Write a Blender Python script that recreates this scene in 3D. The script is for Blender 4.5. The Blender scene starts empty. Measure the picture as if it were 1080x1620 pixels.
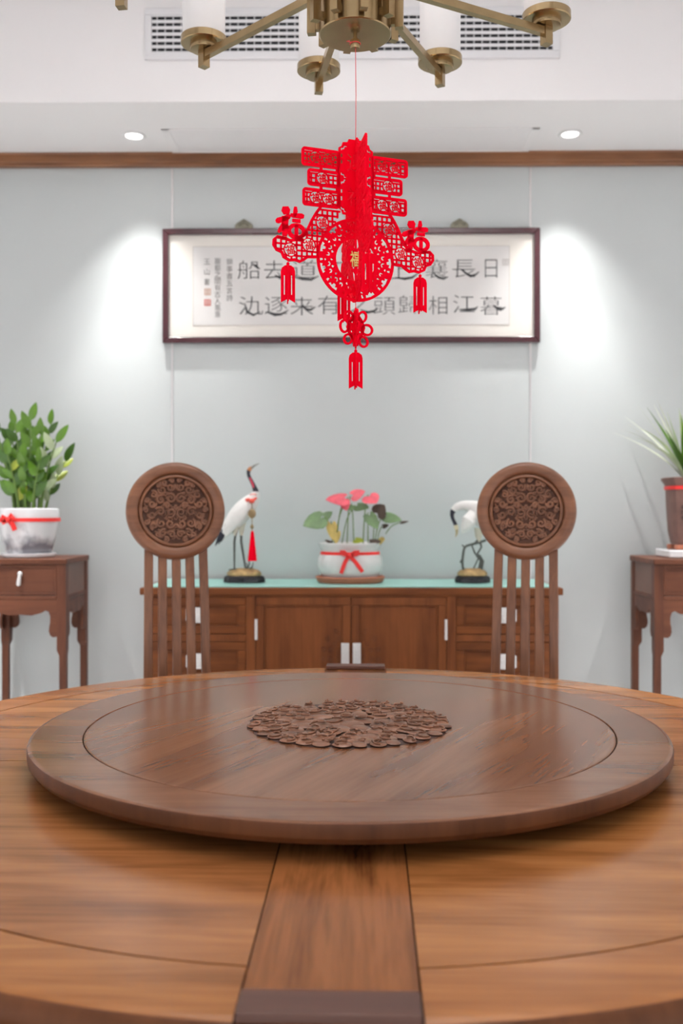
import bpy, math, random
from mathutils import Vector, Matrix

# ------------------------------------------------------------------ camera, light, exposure
scene = bpy.context.scene
COL = scene.collection
CAM_H = 1.1965
cam_data = bpy.data.cameras.new('camera')
cam_data.sensor_fit = 'VERTICAL'
cam_data.sensor_height = 36.0
cam_data.sensor_width = 24.0
cam_data.lens = 34.0
cam_data.shift_y = -5.0 / 1620.0
cam_data.clip_start = 0.05
cam_data.dof.use_dof = True
cam_data.dof.focus_distance = 1.76
cam_data.dof.aperture_fstop = 4.0
cam = bpy.data.objects.new('camera', cam_data)
COL.objects.link(cam)
cam.location = (0, 0, CAM_H)
cam.rotation_euler = (math.radians(90), 0, 15.0 / 1530.0)
scene.camera = cam

scene.view_settings.view_transform = 'Standard'
scene.view_settings.look = 'None'
scene.view_settings.exposure = -0.13
scene.view_settings.gamma = 1.0
scene.view_settings.use_curve_mapping = False

world = bpy.data.worlds.new('world')
scene.world = world
world.use_nodes = True
bgn = world.node_tree.nodes['Background']
bgn.inputs[0].default_value = (0.92, 0.96, 1.0, 1)
bgn.inputs[1].default_value = 1.0

def area_light(name, loc, rot, sx, sy, power, color=(1, 1, 1)):
    d = bpy.data.lights.new(name, 'AREA')
    d.shape = 'RECTANGLE'; d.size = sx; d.size_y = sy
    d.energy = power; d.color = color
    o = bpy.data.objects.new(name, d); COL.objects.link(o)
    o.location = loc; o.rotation_euler = rot
    return o
def spot_light(name, loc, power, angle, blend, color=(1, 0.96, 0.9), radius=0.03):
    d = bpy.data.lights.new(name, 'SPOT')
    d.energy = power; d.spot_size = math.radians(angle); d.spot_blend = blend
    d.color = color; d.shadow_soft_size = radius
    o = bpy.data.objects.new(name, d); COL.objects.link(o)
    o.location = loc
    return o
# added fill from behind the camera, set at a made-up window
area_light('added_front_fill', (0, -2.28, 1.30), (math.radians(90), 0, 0), 4.0, 2.4, 28, (1.0, 0.98, 0.98))
# recessed downlights: two over the sideboard wall, four unseen fills added in the upper ceiling
DOWN_BACK = [(-0.829, 3.688), (0.834, 3.688)]
DOWN_FILL = [(-1.75, 2.7), (1.75, 2.7), (-1.8, -0.2), (1.8, -0.2)]
for (x, y) in DOWN_BACK:
    spot_light('wall_washer', (x, y, 2.608), 56, 80, 1.0, (1, 0.99, 0.975), 0.022)
    hot = spot_light('wall_washer_core', (x, y, 2.608), 50, 34, 1.0, (1, 0.99, 0.975), 0.018)
    hot.rotation_euler = (math.radians(7), math.radians(-8 if x > 0 else 8), 0)
for (x, y) in DOWN_FILL:
    spot_light('added_tray_fill', (x, y, 2.985), 370, 75, 1.0, (1, 0.985, 0.975), 0.03)

# ------------------------------------------------------------------ materials
MATS = {}
def new_mat(name):
    m = bpy.data.materials.new(name); m.use_nodes = True
    nt = m.node_tree
    return m, nt, nt.nodes['Principled BSDF']
def plain(name, col, rough=0.5, metal=0.0, noise=0.0, nscale=20.0, bump=0.0, bscale=80.0, spec=0.5, coat=0.0):
    if name in MATS: return MATS[name]
    m, nt, b = new_mat(name)
    b.inputs['Roughness'].default_value = rough
    b.inputs['Metallic'].default_value = metal
    b.inputs['Specular IOR Level'].default_value = spec
    b.inputs['Coat Weight'].default_value = coat
    tc = nt.nodes.new('ShaderNodeTexCoord')
    n = nt.nodes.new('ShaderNodeTexNoise'); n.inputs['Scale'].default_value = nscale; n.inputs['Detail'].default_value = 4
    nt.links.new(tc.outputs['Object'], n.inputs['Vector'])
    r = nt.nodes.new('ShaderNodeValToRGB')
    lo = [max(0, c * (1 - noise)) for c in col]; hi = [min(1, c * (1 + noise)) for c in col]
    r.color_ramp.elements[0].color = (*lo, 1); r.color_ramp.elements[1].color = (*hi, 1)
    r.color_ramp.elements[0].position = 0.3; r.color_ramp.elements[1].position = 0.7
    nt.links.new(n.outputs['Fac'], r.inputs['Fac'])
    nt.links.new(r.outputs['Color'], b.inputs['Base Color'])
    if bump > 0:
        n2 = nt.nodes.new('ShaderNodeTexNoise'); n2.inputs['Scale'].default_value = bscale; n2.inputs['Detail'].default_value = 3
        nt.links.new(tc.outputs['Object'], n2.inputs['Vector'])
        bp = nt.nodes.new('ShaderNodeBump'); bp.inputs['Strength'].default_value = bump; bp.inputs['Distance'].default_value = 0.002
        nt.links.new(n2.outputs['Fac'], bp.inputs['Height']); nt.links.new(bp.outputs['Normal'], b.inputs['Normal'])
    MATS[name] = m
    return m
def wood(name, dark, light, rough=0.3, axis='x', scale=1.0, angle=0.0, coat=0.0, contrast=(0.28, 0.72), off=0.0):
    """grain stretched along one object axis, with wide figure and fine pores"""
    if name in MATS: return MATS[name]
    m, nt, b = new_mat(name)
    b.inputs['Roughness'].default_value = rough
    b.inputs['Coat Weight'].default_value = coat
    b.inputs['Coat Roughness'].default_value = 0.12
    b.inputs['Specular IOR Level'].default_value = 0.25 if rough >= .4 else (0.30 if rough < .3 else 0.5)
    tc = nt.nodes.new('ShaderNodeTexCoord')
    rot = nt.nodes.new('ShaderNodeMapping'); rot.inputs['Rotation'].default_value = (0, 0, angle)
    rot.inputs['Location'].default_value = (off, off * 1.7, off * 0.6)
    nt.links.new(tc.outputs['Object'], rot.inputs['Vector'])
    def mapped(along, across):
        mp = nt.nodes.new('ShaderNodeMapping')
        s = [across * scale] * 3; s['xyz'.index(axis)] = along * scale
        mp.inputs['Scale'].default_value = s
        nt.links.new(rot.outputs['Vector'], mp.inputs['Vector'])
        return mp
    a = mapped(1.6, 11.0)
    n1 = nt.nodes.new('ShaderNodeTexNoise'); n1.inputs['Scale'].default_value = 1.0; n1.inputs['Detail'].default_value = 5
    n1.inputs['Distortion'].default_value = 1.3; n1.inputs['Roughness'].default_value = 0.55
    nt.links.new(a.outputs['Vector'], n1.inputs['Vector'])
    c = mapped(5.0, 150.0)
    n2 = nt.nodes.new('ShaderNodeTexNoise'); n2.inputs['Scale'].default_value = 1.0; n2.inputs['Detail'].default_value = 3
    nt.links.new(c.outputs['Vector'], n2.inputs['Vector'])
    mix = nt.nodes.new('ShaderNodeMath'); mix.operation = 'MULTIPLY_ADD'
    mix.inputs[1].default_value = 0.30
    nt.links.new(n2.outputs['Fac'], mix.inputs[0]); 
    sub = nt.nodes.new('ShaderNodeMath'); sub.operation = 'SUBTRACT'; sub.inputs[1].default_value = 0.15
    nt.links.new(n1.outputs['Fac'], sub.inputs[0]); nt.links.new(sub.outputs[0], mix.inputs[2])
    r = nt.nodes.new('ShaderNodeValToRGB')
    e = r.color_ramp.elements
    e[0].position, e[0].color = contrast[0], (*dark, 1)
    e[1].position, e[1].color = contrast[1], (*light, 1)
    mid = e.new((contrast[0] + contrast[1]) / 2)
    mid.color = (*[(d * 0.45 + l * 0.55) for d, l in zip(dark, light)], 1)
    nt.links.new(mix.outputs[0], r.inputs['Fac']); nt.links.new(r.outputs['Color'], b.inputs['Base Color'])
    bp = nt.nodes.new('ShaderNodeBump'); bp.inputs['Strength'].default_value = 0.05 if rough >= .3 else 0.0; bp.inputs['Distance'].default_value = 0.001
    nt.links.new(n2.outputs['Fac'], bp.inputs['Height']); nt.links.new(bp.outputs['Normal'], b.inputs['Normal'])
    MATS[name] = m
    return m
def emit(name, col, strength):
    m, nt, b = new_mat(name)
    b.inputs['Base Color'].default_value = (*col, 1)
    b.inputs['Emission Color'].default_value = (*col, 1)
    b.inputs['Emission Strength'].default_value = strength
    MATS[name] = m
    return m

W_D, W_L = (0.19, 0.062, 0.018), (0.46, 0.185, 0.060)
wood_x = wood('rosewood_x', W_D, W_L, 0.24, 'x', coat=0.08)
wood_x2 = wood('rosewood_x_orange', (0.21, 0.070, 0.018), (0.50, 0.205, 0.062), 0.24, 'x', coat=0.08, off=3.1)
wood_y = wood('rosewood_y', (0.11, 0.033, 0.010), (0.31, 0.112, 0.034), 0.24, 'y', scale=1.4, coat=0.08, off=1.3, contrast=(0.36, 0.64))
wood_d = wood('rosewood_diag', (0.15, 0.056, 0.025), (0.265, 0.112, 0.052), 0.21, 'x', angle=math.radians(-62), coat=0.05, off=2.2)
wood_ring = wood('rosewood_ring', (0.14, 0.052, 0.024), (0.27, 0.114, 0.053), 0.21, 'x', coat=0.05, off=5.0)
shaded_edge = wood('shaded_edge', (0.065, 0.021, 0.007), (0.155, 0.054, 0.019), 0.42, 'z', scale=.6, off=4.4)  # outer edge wood, shade of the dim camera side put into its colour
wood_z = wood('rosewood_z', (0.11, 0.040, 0.018), (0.27, 0.112, 0.052), 0.34, 'z', off=0.7)
wood_cx = wood('sideboard_wood_x', (0.105, 0.030, 0.008), (0.22, 0.066, 0.016), 0.45, 'x', off=4.0)
wood_cz = wood('sideboard_wood_z', (0.105, 0.029, 0.008), (0.23, 0.072, 0.020), 0.45, 'z', scale=0.8, off=6.0)
wood_sz = wood('stand_wood_z', (0.075, 0.026, 0.014), (0.165, 0.058, 0.030), 0.42, 'z', off=7.0)
wood_sx = wood('stand_wood_x', (0.075, 0.026, 0.014), (0.175, 0.062, 0.032), 0.42, 'x', off=8.0)
wood_crown = wood('crown_wood', (0.16, 0.062, 0.024), (0.30, 0.125, 0.05), 0.3, 'x', off=9.0)
wood_disc = wood('disc_wood', (0.135, 0.052, 0.024), (0.27, 0.112, 0.055), 0.33, 'x', off=3.3)
shaded_ground = wood('shaded_ground', (0.05, 0.018, 0.010), (0.11, 0.044, 0.024), 0.4, 'x', scale=2.0, off=2.5)  # same wood as the disc, recess shade put into a darker colour
wood_carve = wood('carved_wood', (0.12, 0.048, 0.024), (0.30, 0.130, 0.068), 0.34, 'x', scale=2.0, off=2.0)
dark_wood = wood('dark_wood', (0.07, 0.027, 0.018), (0.14, 0.056, 0.036), 0.35, 'x', off=1.0)
wall_mat = plain('wall_cloth', (0.59, 0.625, 0.625), 0.75, noise=0.015, nscale=3, bump=0.15, bscale=400)
white_paint = plain('ceiling_paint', (0.90, 0.885, 0.89), 0.8, noise=0.008, nscale=2, bump=0.05, bscale=200)
brass = plain('aged_brass', (0.37, 0.268, 0.145), 0.24, 1.0, noise=0.10, nscale=30)
brass_d = plain('aged_brass_dull', (0.34, 0.25, 0.14), 0.36, 1.0, noise=0.10, nscale=30)
red_felt = plain('red_felt', (0.93, 0.0, 0.018), 0.8, noise=0.03, nscale=60, bump=0.15, bscale=600, spec=0.05)
red_ribbon = plain('red_satin', (0.85, 0.025, 0.02), 0.4, noise=0.06)
gold = plain('gold_foil', (0.78, 0.58, 0.20), 0.35, 0.8, noise=0.15, nscale=80)
steel = plain('polished_steel', (0.74, 0.71, 0.71), 0.28, 1.0, noise=0.02)
silver = plain('white_brass', (0.80, 0.79, 0.78), 0.38, 0.6, noise=0.06, nscale=120, bump=0.3, bscale=300)
black = plain('black_lacquer', (0.012, 0.012, 0.016), 0.25, noise=0.1)
ink = plain('ink', (0.05, 0.05, 0.054), 0.8, noise=.3, nscale=30)
ink_soft = plain('ink_soft', (0.24, 0.235, 0.235), 0.8)
seal_a = plain('seal_faded', (0.62, 0.42, 0.34), 0.8)
seal_b = plain('seal_red', (0.66, 0.22, 0.19), 0.8)
paper = plain('rice_paper', (0.72, 0.705, 0.69), 0.85, noise=0.02, nscale=8)
mount = plain('silk_mount', (0.80, 0.765, 0.71), 0.8, noise=0.02, nscale=10)
frame_mat = plain('frame_lacquer', (0.060, 0.014, 0.020), 0.22, noise=0.15, nscale=12, coat=0.4)
jade = plain('jade_glass', (0.36, 0.70, 0.62), 0.3, noise=0.03, nscale=6, coat=0.1)
porcelain = plain('porcelain', (0.80, 0.80, 0.82), 0.15, noise=0.02, coat=0.4)
clay = plain('purple_clay', (0.20, 0.105, 0.085), 0.55, noise=0.12, nscale=25)
clay_red = plain('red_clay', (0.42, 0.14, 0.075), 0.5, noise=0.1, nscale=25)
soil = plain('soil', (0.06, 0.045, 0.03), 0.95, noise=0.4, nscale=60, bump=0.8, bscale=90)
leaf_g = plain('leaf_green', (0.115, 0.265, 0.014), 0.32, noise=0.28, nscale=9, coat=0.25)
leaf_d = plain('leaf_dark', (0.055, 0.145, 0.012), 0.32, noise=0.25, nscale=9, coat=0.25)
leaf_y = plain('leaf_yellow', (0.34, 0.40, 0.04), 0.4, noise=0.25, nscale=12)
leaf_p = plain('leaf_pale', (0.55, 0.66, 0.40), 0.4, noise=0.2, nscale=12)
stem_g = plain('stem_green', (0.14, 0.24, 0.05), 0.5, noise=0.2)
pink = plain('caladium_pink', (0.80, 0.13, 0.17), 0.45, noise=0.22, nscale=30)
cal_g = plain('caladium_green', (0.14, 0.24, 0.10), 0.45, noise=0.3, nscale=25)
cal_d = plain('caladium_dry', (0.08, 0.055, 0.04), 0.7, noise=0.3, nscale=25)
cal_y = plain('caladium_ochre', (0.55, 0.42, 0.12), 0.55, noise=0.25, nscale=25)
feather = plain('white_feather', (0.83, 0.82, 0.80), 0.6, noise=0.04, nscale=30, bump=0.5, bscale=120)
bronze = plain('dark_bronze', (0.10, 0.105, 0.095), 0.4, 0.6, noise=0.3, nscale=50)
rock_gold = plain('gilded_rock', (0.50, 0.33, 0.15), 0.45, 0.35, noise=0.35, nscale=40, bump=0.8, bscale=60)
floor_mat = plain('floor_stone', (0.80, 0.79, 0.78), 0.25, noise=0.03, nscale=4)
black_void = plain('vent_black', (0.012, 0.013, 0.016), 0.7)
vent_metal = plain('vent_white', (0.78, 0.78, 0.80), 0.5)
opal = emit('opal_glass', (0.75, 0.742, 0.745), 0.04)
lamp_face = emit('lamp_face', (1.0, 0.98, 0.95), 9.0)
glass_mat, _nt, _b = new_mat('added_window_glass')
_b.inputs['Transmission Weight'].default_value = 1.0; _b.inputs['Roughness'].default_value = 0.0; _b.inputs['IOR'].default_value = 1.1
_b.inputs['Base Color'].default_value = (0.95, 0.97, 0.97, 1)

# ------------------------------------------------------------------ mesh helpers
class MB:
    """collects shapes; build() links them as one mesh object"""
    def __init__(self): self.v = []; self.f = []; self.m = []
    def add(self, vs, fs, mi=0):
        b = len(self.v); self.v += [tuple(p) for p in vs]
        self.f += [tuple(i + b for i in f) for f in fs]; self.m += [mi] * len(fs)
        return self
    def box(self, x0, x1, y0, y1, z0, z1, mi=0):
        vs = [(x, y, z) for z in (z0, z1) for y in (y0, y1) for x in (x0, x1)]
        return self.add(vs, [(0, 2, 3, 1), (4, 5, 7, 6), (0, 1, 5, 4), (2, 6, 7, 3), (0, 4, 6, 2), (1, 3, 7, 5)], mi)
    def bar(self, p, q, w, h, up=(0, 0, 1), mi=0):
        p, q = Vector(p), Vector(q); d = (q - p).normalized(); up = Vector(up)
        s = d.cross(up)
        if s.length < 1e-5: s = d.cross(Vector((1, 0, 0)))
        s.normalize(); u = s.cross(d).normalized()
        vs = [c + s * a * w / 2 + u * b * h / 2 for c in (p, q) for b in (-1, 1) for a in (-1, 1)]
        return self.add(vs, [(0, 2, 3, 1), (4, 5, 7, 6), (0, 1, 5, 4), (2, 6, 7, 3), (0, 4, 6, 2), (1, 3, 7, 5)], mi)
    def lathe(self, prof, segs=32, c=(0, 0, 0), mi=0, rfun=None, squash=(1, 1), caps=True):
        n = len(prof); vs = []
        for k in range(segs):
            a = 2 * math.pi * k / segs; g = rfun(a) if rfun else 1.0
            for r, z in prof:
                vs.append((c[0] + r * g * math.cos(a) * squash[0], c[1] + r * g * math.sin(a) * squash[1], c[2] + z))
        fs = []
        for k in range(segs):
            k2 = (k + 1) % segs
            for i in range(n - 1):
                fs.append((k * n + i, k2 * n + i, k2 * n + i + 1, k * n + i + 1))
        closed = prof[0] == prof[-1] or not caps
        if prof[0][0] > 1e-6 and not closed: fs.append(tuple(k * n for k in reversed(range(segs))))
        if prof[-1][0] > 1e-6 and not closed: fs.append(tuple(k * n + n - 1 for k in range(segs)))
        return self.add(vs, fs, mi)
    def tube(self, pts, rad, segs=8, mi=0, flat=1.0, mids=None, ref=(0, 0, 1)):
        pts = [Vector(p) for p in pts]; n = len(pts)
        rad = rad if isinstance(rad, (list, tuple)) else [rad] * n
        vs = []; ref = Vector(ref); prev = None
        for i in range(n):
            d = (pts[min(i + 1, n - 1)] - pts[max(i - 1, 0)]).normalized()
            if prev is None:
                s = d.cross(ref)
                if s.length < 1e-3: s = d.cross(Vector((0, 1, 0)))
            else: s = prev - d * prev.dot(d)
            s.normalize(); prev = s; u = s.cross(d).normalized()
            for k in range(segs):
                a = 2 * math.pi * k / segs
                vs.append(pts[i] + s * math.cos(a) * rad[i] + u * math.sin(a) * rad[i] * flat)
        fs = []; ms = []
        for i in range(n - 1):
            for k in range(segs):
                k2 = (k + 1) % segs
                fs.append((i * segs + k, i * segs + k2, (i + 1) * segs + k2, (i + 1) * segs + k)); ms.append(mids[i] if mids else mi)
        fs.append(tuple(reversed(range(segs)))); fs.append(tuple((n - 1) * segs + k for k in range(segs))); ms += [ms[0], ms[-1]]
        self.add(vs, fs, mi); self.m[-len(fs):] = ms
        return self
    def ell(self, c, r, segs=12, rings=7, mi=0, rot=None):
        vs = []; c = Vector(c)
        for i in range(1, rings):
            t = math.pi * i / rings
            for k in range(segs):
                a = 2 * math.pi * k / segs
                p = Vector((r[0] * math.sin(t) * math.cos(a), r[1] * math.sin(t) * math.sin(a), r[2] * math.cos(t)))
                vs.append(c + (rot @ p if rot else p))
        top = Vector((0, 0, r[2])); bot = -top
        vs += [c + (rot @ top if rot else top), c + (rot @ bot if rot else bot)]
        T, B = len(vs) - 2, len(vs) - 1; fs = []
        for i in range(rings - 2):
            for k in range(segs):
                k2 = (k + 1) % segs
                fs.append((i * segs + k, (i + 1) * segs + k, (i + 1) * segs + k2, i * segs + k2))
        for k in range(segs):
            k2 = (k + 1) % segs
            fs.append((T, k, k2)); fs.append((B, (rings - 2) * segs + k2, (rings - 2) * segs + k))
        return self.add(vs, fs, mi)
    def prism(self, poly, fn, mi=0):
        """poly: outline as (u, v); fn(u, v, side) -> point, side 0 or 1"""
        n = len(poly)
        vs = [fn(u, v, 0) for u, v in poly] + [fn(u, v, 1) for u, v in poly]
        fs = [tuple(reversed(range(n))), tuple(range(n, 2 * n))] + [(i, (i + 1) % n, n + (i + 1) % n, n + i) for i in range(n)]
        return self.add(vs, fs, mi)
    def stroke(self, pts, w, fn, closed=False, mi=0):
        """flat ribbon along a 2D polyline, extruded by fn(u, v, side); w number or list"""
        n = len(pts); ws = w if isinstance(w, (list, tuple)) else [w] * n
        L = []; R = []
        for i in range(n):
            if closed: a, b = pts[i - 1], pts[(i + 1) % n]
            else: a, b = pts[max(i - 1, 0)], pts[min(i + 1, n - 1)]
            dx, dy = b[0] - a[0], b[1] - a[1]; l = math.hypot(dx, dy) or 1.0
            nx, ny = -dy / l, dx / l; h = ws[i] / 2
            L.append((pts[i][0] + nx * h, pts[i][1] + ny * h)); R.append((pts[i][0] - nx * h, pts[i][1] - ny * h))
        for i in range(n if closed else n - 1):
            j = (i + 1) % n
            q = [L[i], R[i], R[j], L[j]]
            vs = [fn(u, v, 0) for u, v in q] + [fn(u, v, 1) for u, v in q]
            self.add(vs, [(3, 2, 1, 0), (4, 5, 6, 7), (0, 1, 5, 4), (2, 3, 7, 6), (1, 2, 6, 5), (3, 0, 4, 7)], mi)
        return self
    def xf(self, M, start=0):
        for i in range(start, len(self.v)): self.v[i] = tuple(M @ Vector(self.v[i]))
        return self
    def mesh(self, name, mat, smooth=True, ang=38):
        me = bpy.data.meshes.new(name)
        me.from_pydata(self.v, [], self.f)
        for mm in (mat if isinstance(mat, (list, tuple)) else [mat]): me.materials.append(mm)
        me.polygons.foreach_set('material_index', self.m)
        me.update()
        if smooth:
            me.polygons.foreach_set('use_smooth', [True] * len(me.polygons))
            me.set_sharp_from_angle(angle=math.radians(ang))
        return me
    def build(self, name, mat, parent=None, bevel=0.0, smooth=True, ang=38, segs=2, recalc=False):
        me = self.mesh(name, mat, smooth, ang)
        if recalc:
            import bmesh
            bm = bmesh.new(); bm.from_mesh(me); bmesh.ops.recalc_face_normals(bm, faces=bm.faces); bm.to_mesh(me); bm.free()
        o = bpy.data.objects.new(name, me); COL.objects.link(o)
        if parent: o.parent = parent
        if bevel > 0:
            md = o.modifiers.new('bevel', 'BEVEL'); md.width = bevel; md.segments = segs; md.limit_method = 'ANGLE'
            md.angle_limit = math.radians(40); md.harden_normals = True
        return o
def inst(name, me, parent=None, loc=(0, 0, 0), rot=(0, 0, 0), sc=(1, 1, 1)):
    o = bpy.data.objects.new(name, me); COL.objects.link(o)
    o.parent = parent; o.location = loc; o.rotation_euler = rot; o.scale = sc
    return o
def tag(o, label, cat, group=None):
    o['label'] = label; o['category'] = cat
    if group: o['group'] = group
    return o
def thing(name, label, cat, loc=(0, 0, 0), rz=0.0, group=None):
    o = bpy.data.objects.new(name, None); COL.objects.link(o)
    o.empty_display_size = 0.05; o.location = loc; o.rotation_euler = (0, 0, rz)
    return tag(o, label, cat, group)
def struct(o, label=None):
    o['kind'] = 'structure'
    if label: o['label'] = label
    return o
def copy_tree(o, parent=None):
    c = o.copy(); COL.objects.link(c); c.parent = parent
    for ch in list(o.children): copy_tree(ch, c)
    return c
_dg = None
def curve_to_data(cu):
    o = bpy.data.objects.new('tmp_curve', cu); COL.objects.link(o)
    dg = bpy.context.evaluated_depsgraph_get()
    me = o.evaluated_get(dg).to_mesh()
    vs = [tuple(v.co) for v in me.vertices]; fs = [tuple(p.vertices) for p in me.polygons]
    o.evaluated_get(dg).to_mesh_clear()
    bpy.data.objects.remove(o); bpy.data.curves.remove(cu)
    return vs, fs
GL = {}
def glyph(ch, bold=0.0):
    """filled outline of one character, centred, in a unit box"""
    if (ch, bold) in GL: return GL[(ch, bold)]
    cu = bpy.data.curves.new('tmp_text', 'FONT'); cu.body = ch; cu.size = 1.0; cu.offset = bold; cu.extrude = 0.5
    cu.resolution_u = 3
    vs, fs = curve_to_data(cu)
    xs = [v[0] for v in vs]; ys = [v[1] for v in vs]
    cx, cy = (min(xs) + max(xs)) / 2, (min(ys) + max(ys)) / 2
    s = max(max(xs) - min(xs), max(ys) - min(ys)) or 1
    GL[(ch, bold)] = ([((x - cx) / s, (y - cy) / s, 1 if z > 0 else 0) for x, y, z in vs], fs)
    return GL[(ch, bold)]
def put_glyph(mb, ch, cx, cy, w, h, fn, bold=0.0, mi=0, shear=0.0):
    vs, fs = glyph(ch, bold)
    mb.add([fn(cx + x * w + y * h * shear, cy + y * h, s) for x, y, s in vs], fs, mi)
def glyph_loops(ch):
    cu = bpy.data.curves.new('tmp_text', 'FONT'); cu.body = ch; cu.size = 1.0
    o = bpy.data.objects.new('tmp_text', cu); COL.objects.link(o)
    dg = bpy.context.evaluated_depsgraph_get(); dg.update()
    c2 = o.to_curve(dg)
    loops = [[tuple(bp.co)[:2] for bp in s.bezier_points] if s.type == 'BEZIER' else [tuple(p.co)[:2] for p in s.points] for s in c2.splines]
    o.to_curve_clear(); bpy.data.objects.remove(o); bpy.data.curves.remove(cu)
    xs = [p[0] for l in loops for p in l]; ys = [p[1] for l in loops for p in l]
    cx, cy = (min(xs) + max(xs)) / 2, (min(ys) + max(ys)) / 2; s = max(max(xs) - min(xs), max(ys) - min(ys))
    return [[((x - cx) / s, (y - cy) / s) for x, y in l] for l in loops]
def holed(loops):
    """filled flat sheet from closed outlines, inner ones are holes; unit thickness"""
    cu = bpy.data.curves.new('tmp_sheet', 'CURVE'); cu.dimensions = '2D'; cu.fill_mode = 'BOTH'; cu.extrude = 0.5
    for l in loops:
        s = cu.splines.new('POLY'); s.points.add(len(l) - 1); s.use_cyclic_u = True
        for p, (x, y) in zip(s.points, l): p.co = (x, y, 0, 1)
    return curve_to_data(cu)
def arc(cx, cy, r, a0, a1, n, ry=None):
    ry = r if ry is None else ry
    return [(cx + r * math.cos(math.radians(a0 + (a1 - a0) * i / n)), cy + ry * math.sin(math.radians(a0 + (a1 - a0) * i / n))) for i in range(n + 1)]
def circ(cx, cy, r, n=20, ry=None): return arc(cx, cy, r, 0, 360, n, ry)[:-1]
def smooth_path(pts, k=6):
    out = []; n = len(pts); pts = [Vector(p) for p in pts]
    for i in range(n - 1):
        p0, p1, p2, p3 = pts[max(i - 1, 0)], pts[i], pts[i + 1], pts[min(i + 2, n - 1)]
        for j in range(k):
            t = j / k
            out.append(0.5 * ((2 * p1) + (p2 - p0) * t + (2 * p0 - 5 * p1 + 4 * p2 - p3) * t * t + (3 * p1 - p0 - 3 * p2 + p3) * t ** 3))
    out.append(pts[-1]); return out

# ------------------------------------------------------------------ the room
WALL_Y = 3.90; SOFFIT_Z = 2.624; SOFFIT_Y = 3.386; CEIL_Z = 3.0; XW = 2.45; BACK_Y = -2.35
struct(MB().box(-XW - .1, XW + .1, BACK_Y - .1, WALL_Y + .1, -.06, 0).build('floor', floor_mat))
struct(MB().box(-XW - .1, XW + .1, BACK_Y - .1, WALL_Y + .1, CEIL_Z, CEIL_Z + .08).build('ceiling', white_paint))
struct(MB().box(-XW - .1, XW + .1, WALL_Y, WALL_Y + .1, 0, CEIL_Z).build('wall_back', wall_mat))
struct(MB().box(-XW - .1, -XW, BACK_Y, WALL_Y, 0, CEIL_Z).build('wall_left', white_paint))
struct(MB().box(XW, XW + .1, BACK_Y, WALL_Y, 0, CEIL_Z).build('wall_right', white_paint))
w = MB()
w.box(-XW, -2.0, BACK_Y - .1, BACK_Y, 0, CEIL_Z); w.box(2.0, XW, BACK_Y - .1, BACK_Y, 0, CEIL_Z)
w.box(-2.0, 2.0, BACK_Y - .1, BACK_Y, 0, 0.1); w.box(-2.0, 2.0, BACK_Y - .1, BACK_Y, 2.5, CEIL_Z)
struct(w.build('wall_front', wall_mat))
wf = MB()
for x in (-1.97, -0.68, 0.68, 1.97): wf.box(x - .03, x + .03, BACK_Y - .09, BACK_Y - .03, .1, 2.5)
for z in (.13, 2.47): wf.box(-2.0, 2.0, BACK_Y - .09, BACK_Y - .03, z - .03, z + .03)
win = struct(wf.build('added_window_1', vent_metal))  # unseen window, added to go with the front fill
for i, x in enumerate((-1.325, 0, 1.325)):
    MB().box(x - .61, x + .61, BACK_Y - .065, BACK_Y - .06, .17, 2.43).build('pane', glass_mat, win)
# soffit box along the back wall, with its raised access panel outline
sof = struct(MB().box(-XW, XW, SOFFIT_Y, WALL_Y, SOFFIT_Z, CEIL_Z).build('trim_1', white_paint), 'white dropped ceiling soffit above the sideboard wall')
p = MB()
px0, px1, py0, py1 = -.714, .708, 3.625, 3.870
hz = SOFFIT_Z
pl = MB().box(px0 + .03, px1 - .03, py0 + .012, py1 - .012, hz - .0012, hz - .0004).build('access_panel', plain('panel_paint', (0.87, 0.855, 0.865), 0.8, noise=0.005), sof)
fr = MB()
fr.box(px0, px1, py0, py0 + .012, hz - .0035, hz - .0002); fr.box(px0, px1, py1 - .012, py1, hz - .0035, hz - .0002)
fr.box(px0, px0 + .03, py0, py1, hz - .0035, hz - .0002); fr.box(px1 - .03, px1, py0, py1, hz - .0035, hz - .0002)
fr.build('panel_frame', white_paint, sof, bevel=.002)
# crown moulding of polished wood under the soffit
cr = MB()
prof = [(WALL_Y - .0005, 2.573), (WALL_Y - .022, 2.573), (WALL_Y - .027, 2.578), (WALL_Y - .027, 2.585), (WALL_Y - .034, 2.590),
        (WALL_Y - .036, 2.606), (WALL_Y - .034, 2.616), (WALL_Y - .040, 2.6235), (WALL_Y - .0005, 2.6235)]
cr.prism([(y, z) for y, z in prof], lambda u, v, s: ((-XW, XW)[s], u, v))
struct(cr.build('trim_2', wood_crown, recalc=True, ang=20), 'polished brown wooden crown moulding')
# two slim polished strips in the wall
for i, x in enumerate((-.7215, .7215)):
    s = MB().box(x - .0038, x + .0038, WALL_Y - .004, WALL_Y - .0002, 0.02, 2.572).build('trim_%d' % (3 + i), steel, bevel=.0012)
    struct(s, 'slim polished metal strip set in the pale wall')
bb = MB().box(-XW, XW, WALL_Y - .015, WALL_Y - .0003, 0.0, .10).build('baseboard_back', white_paint, bevel=.003); struct(bb)

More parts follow.
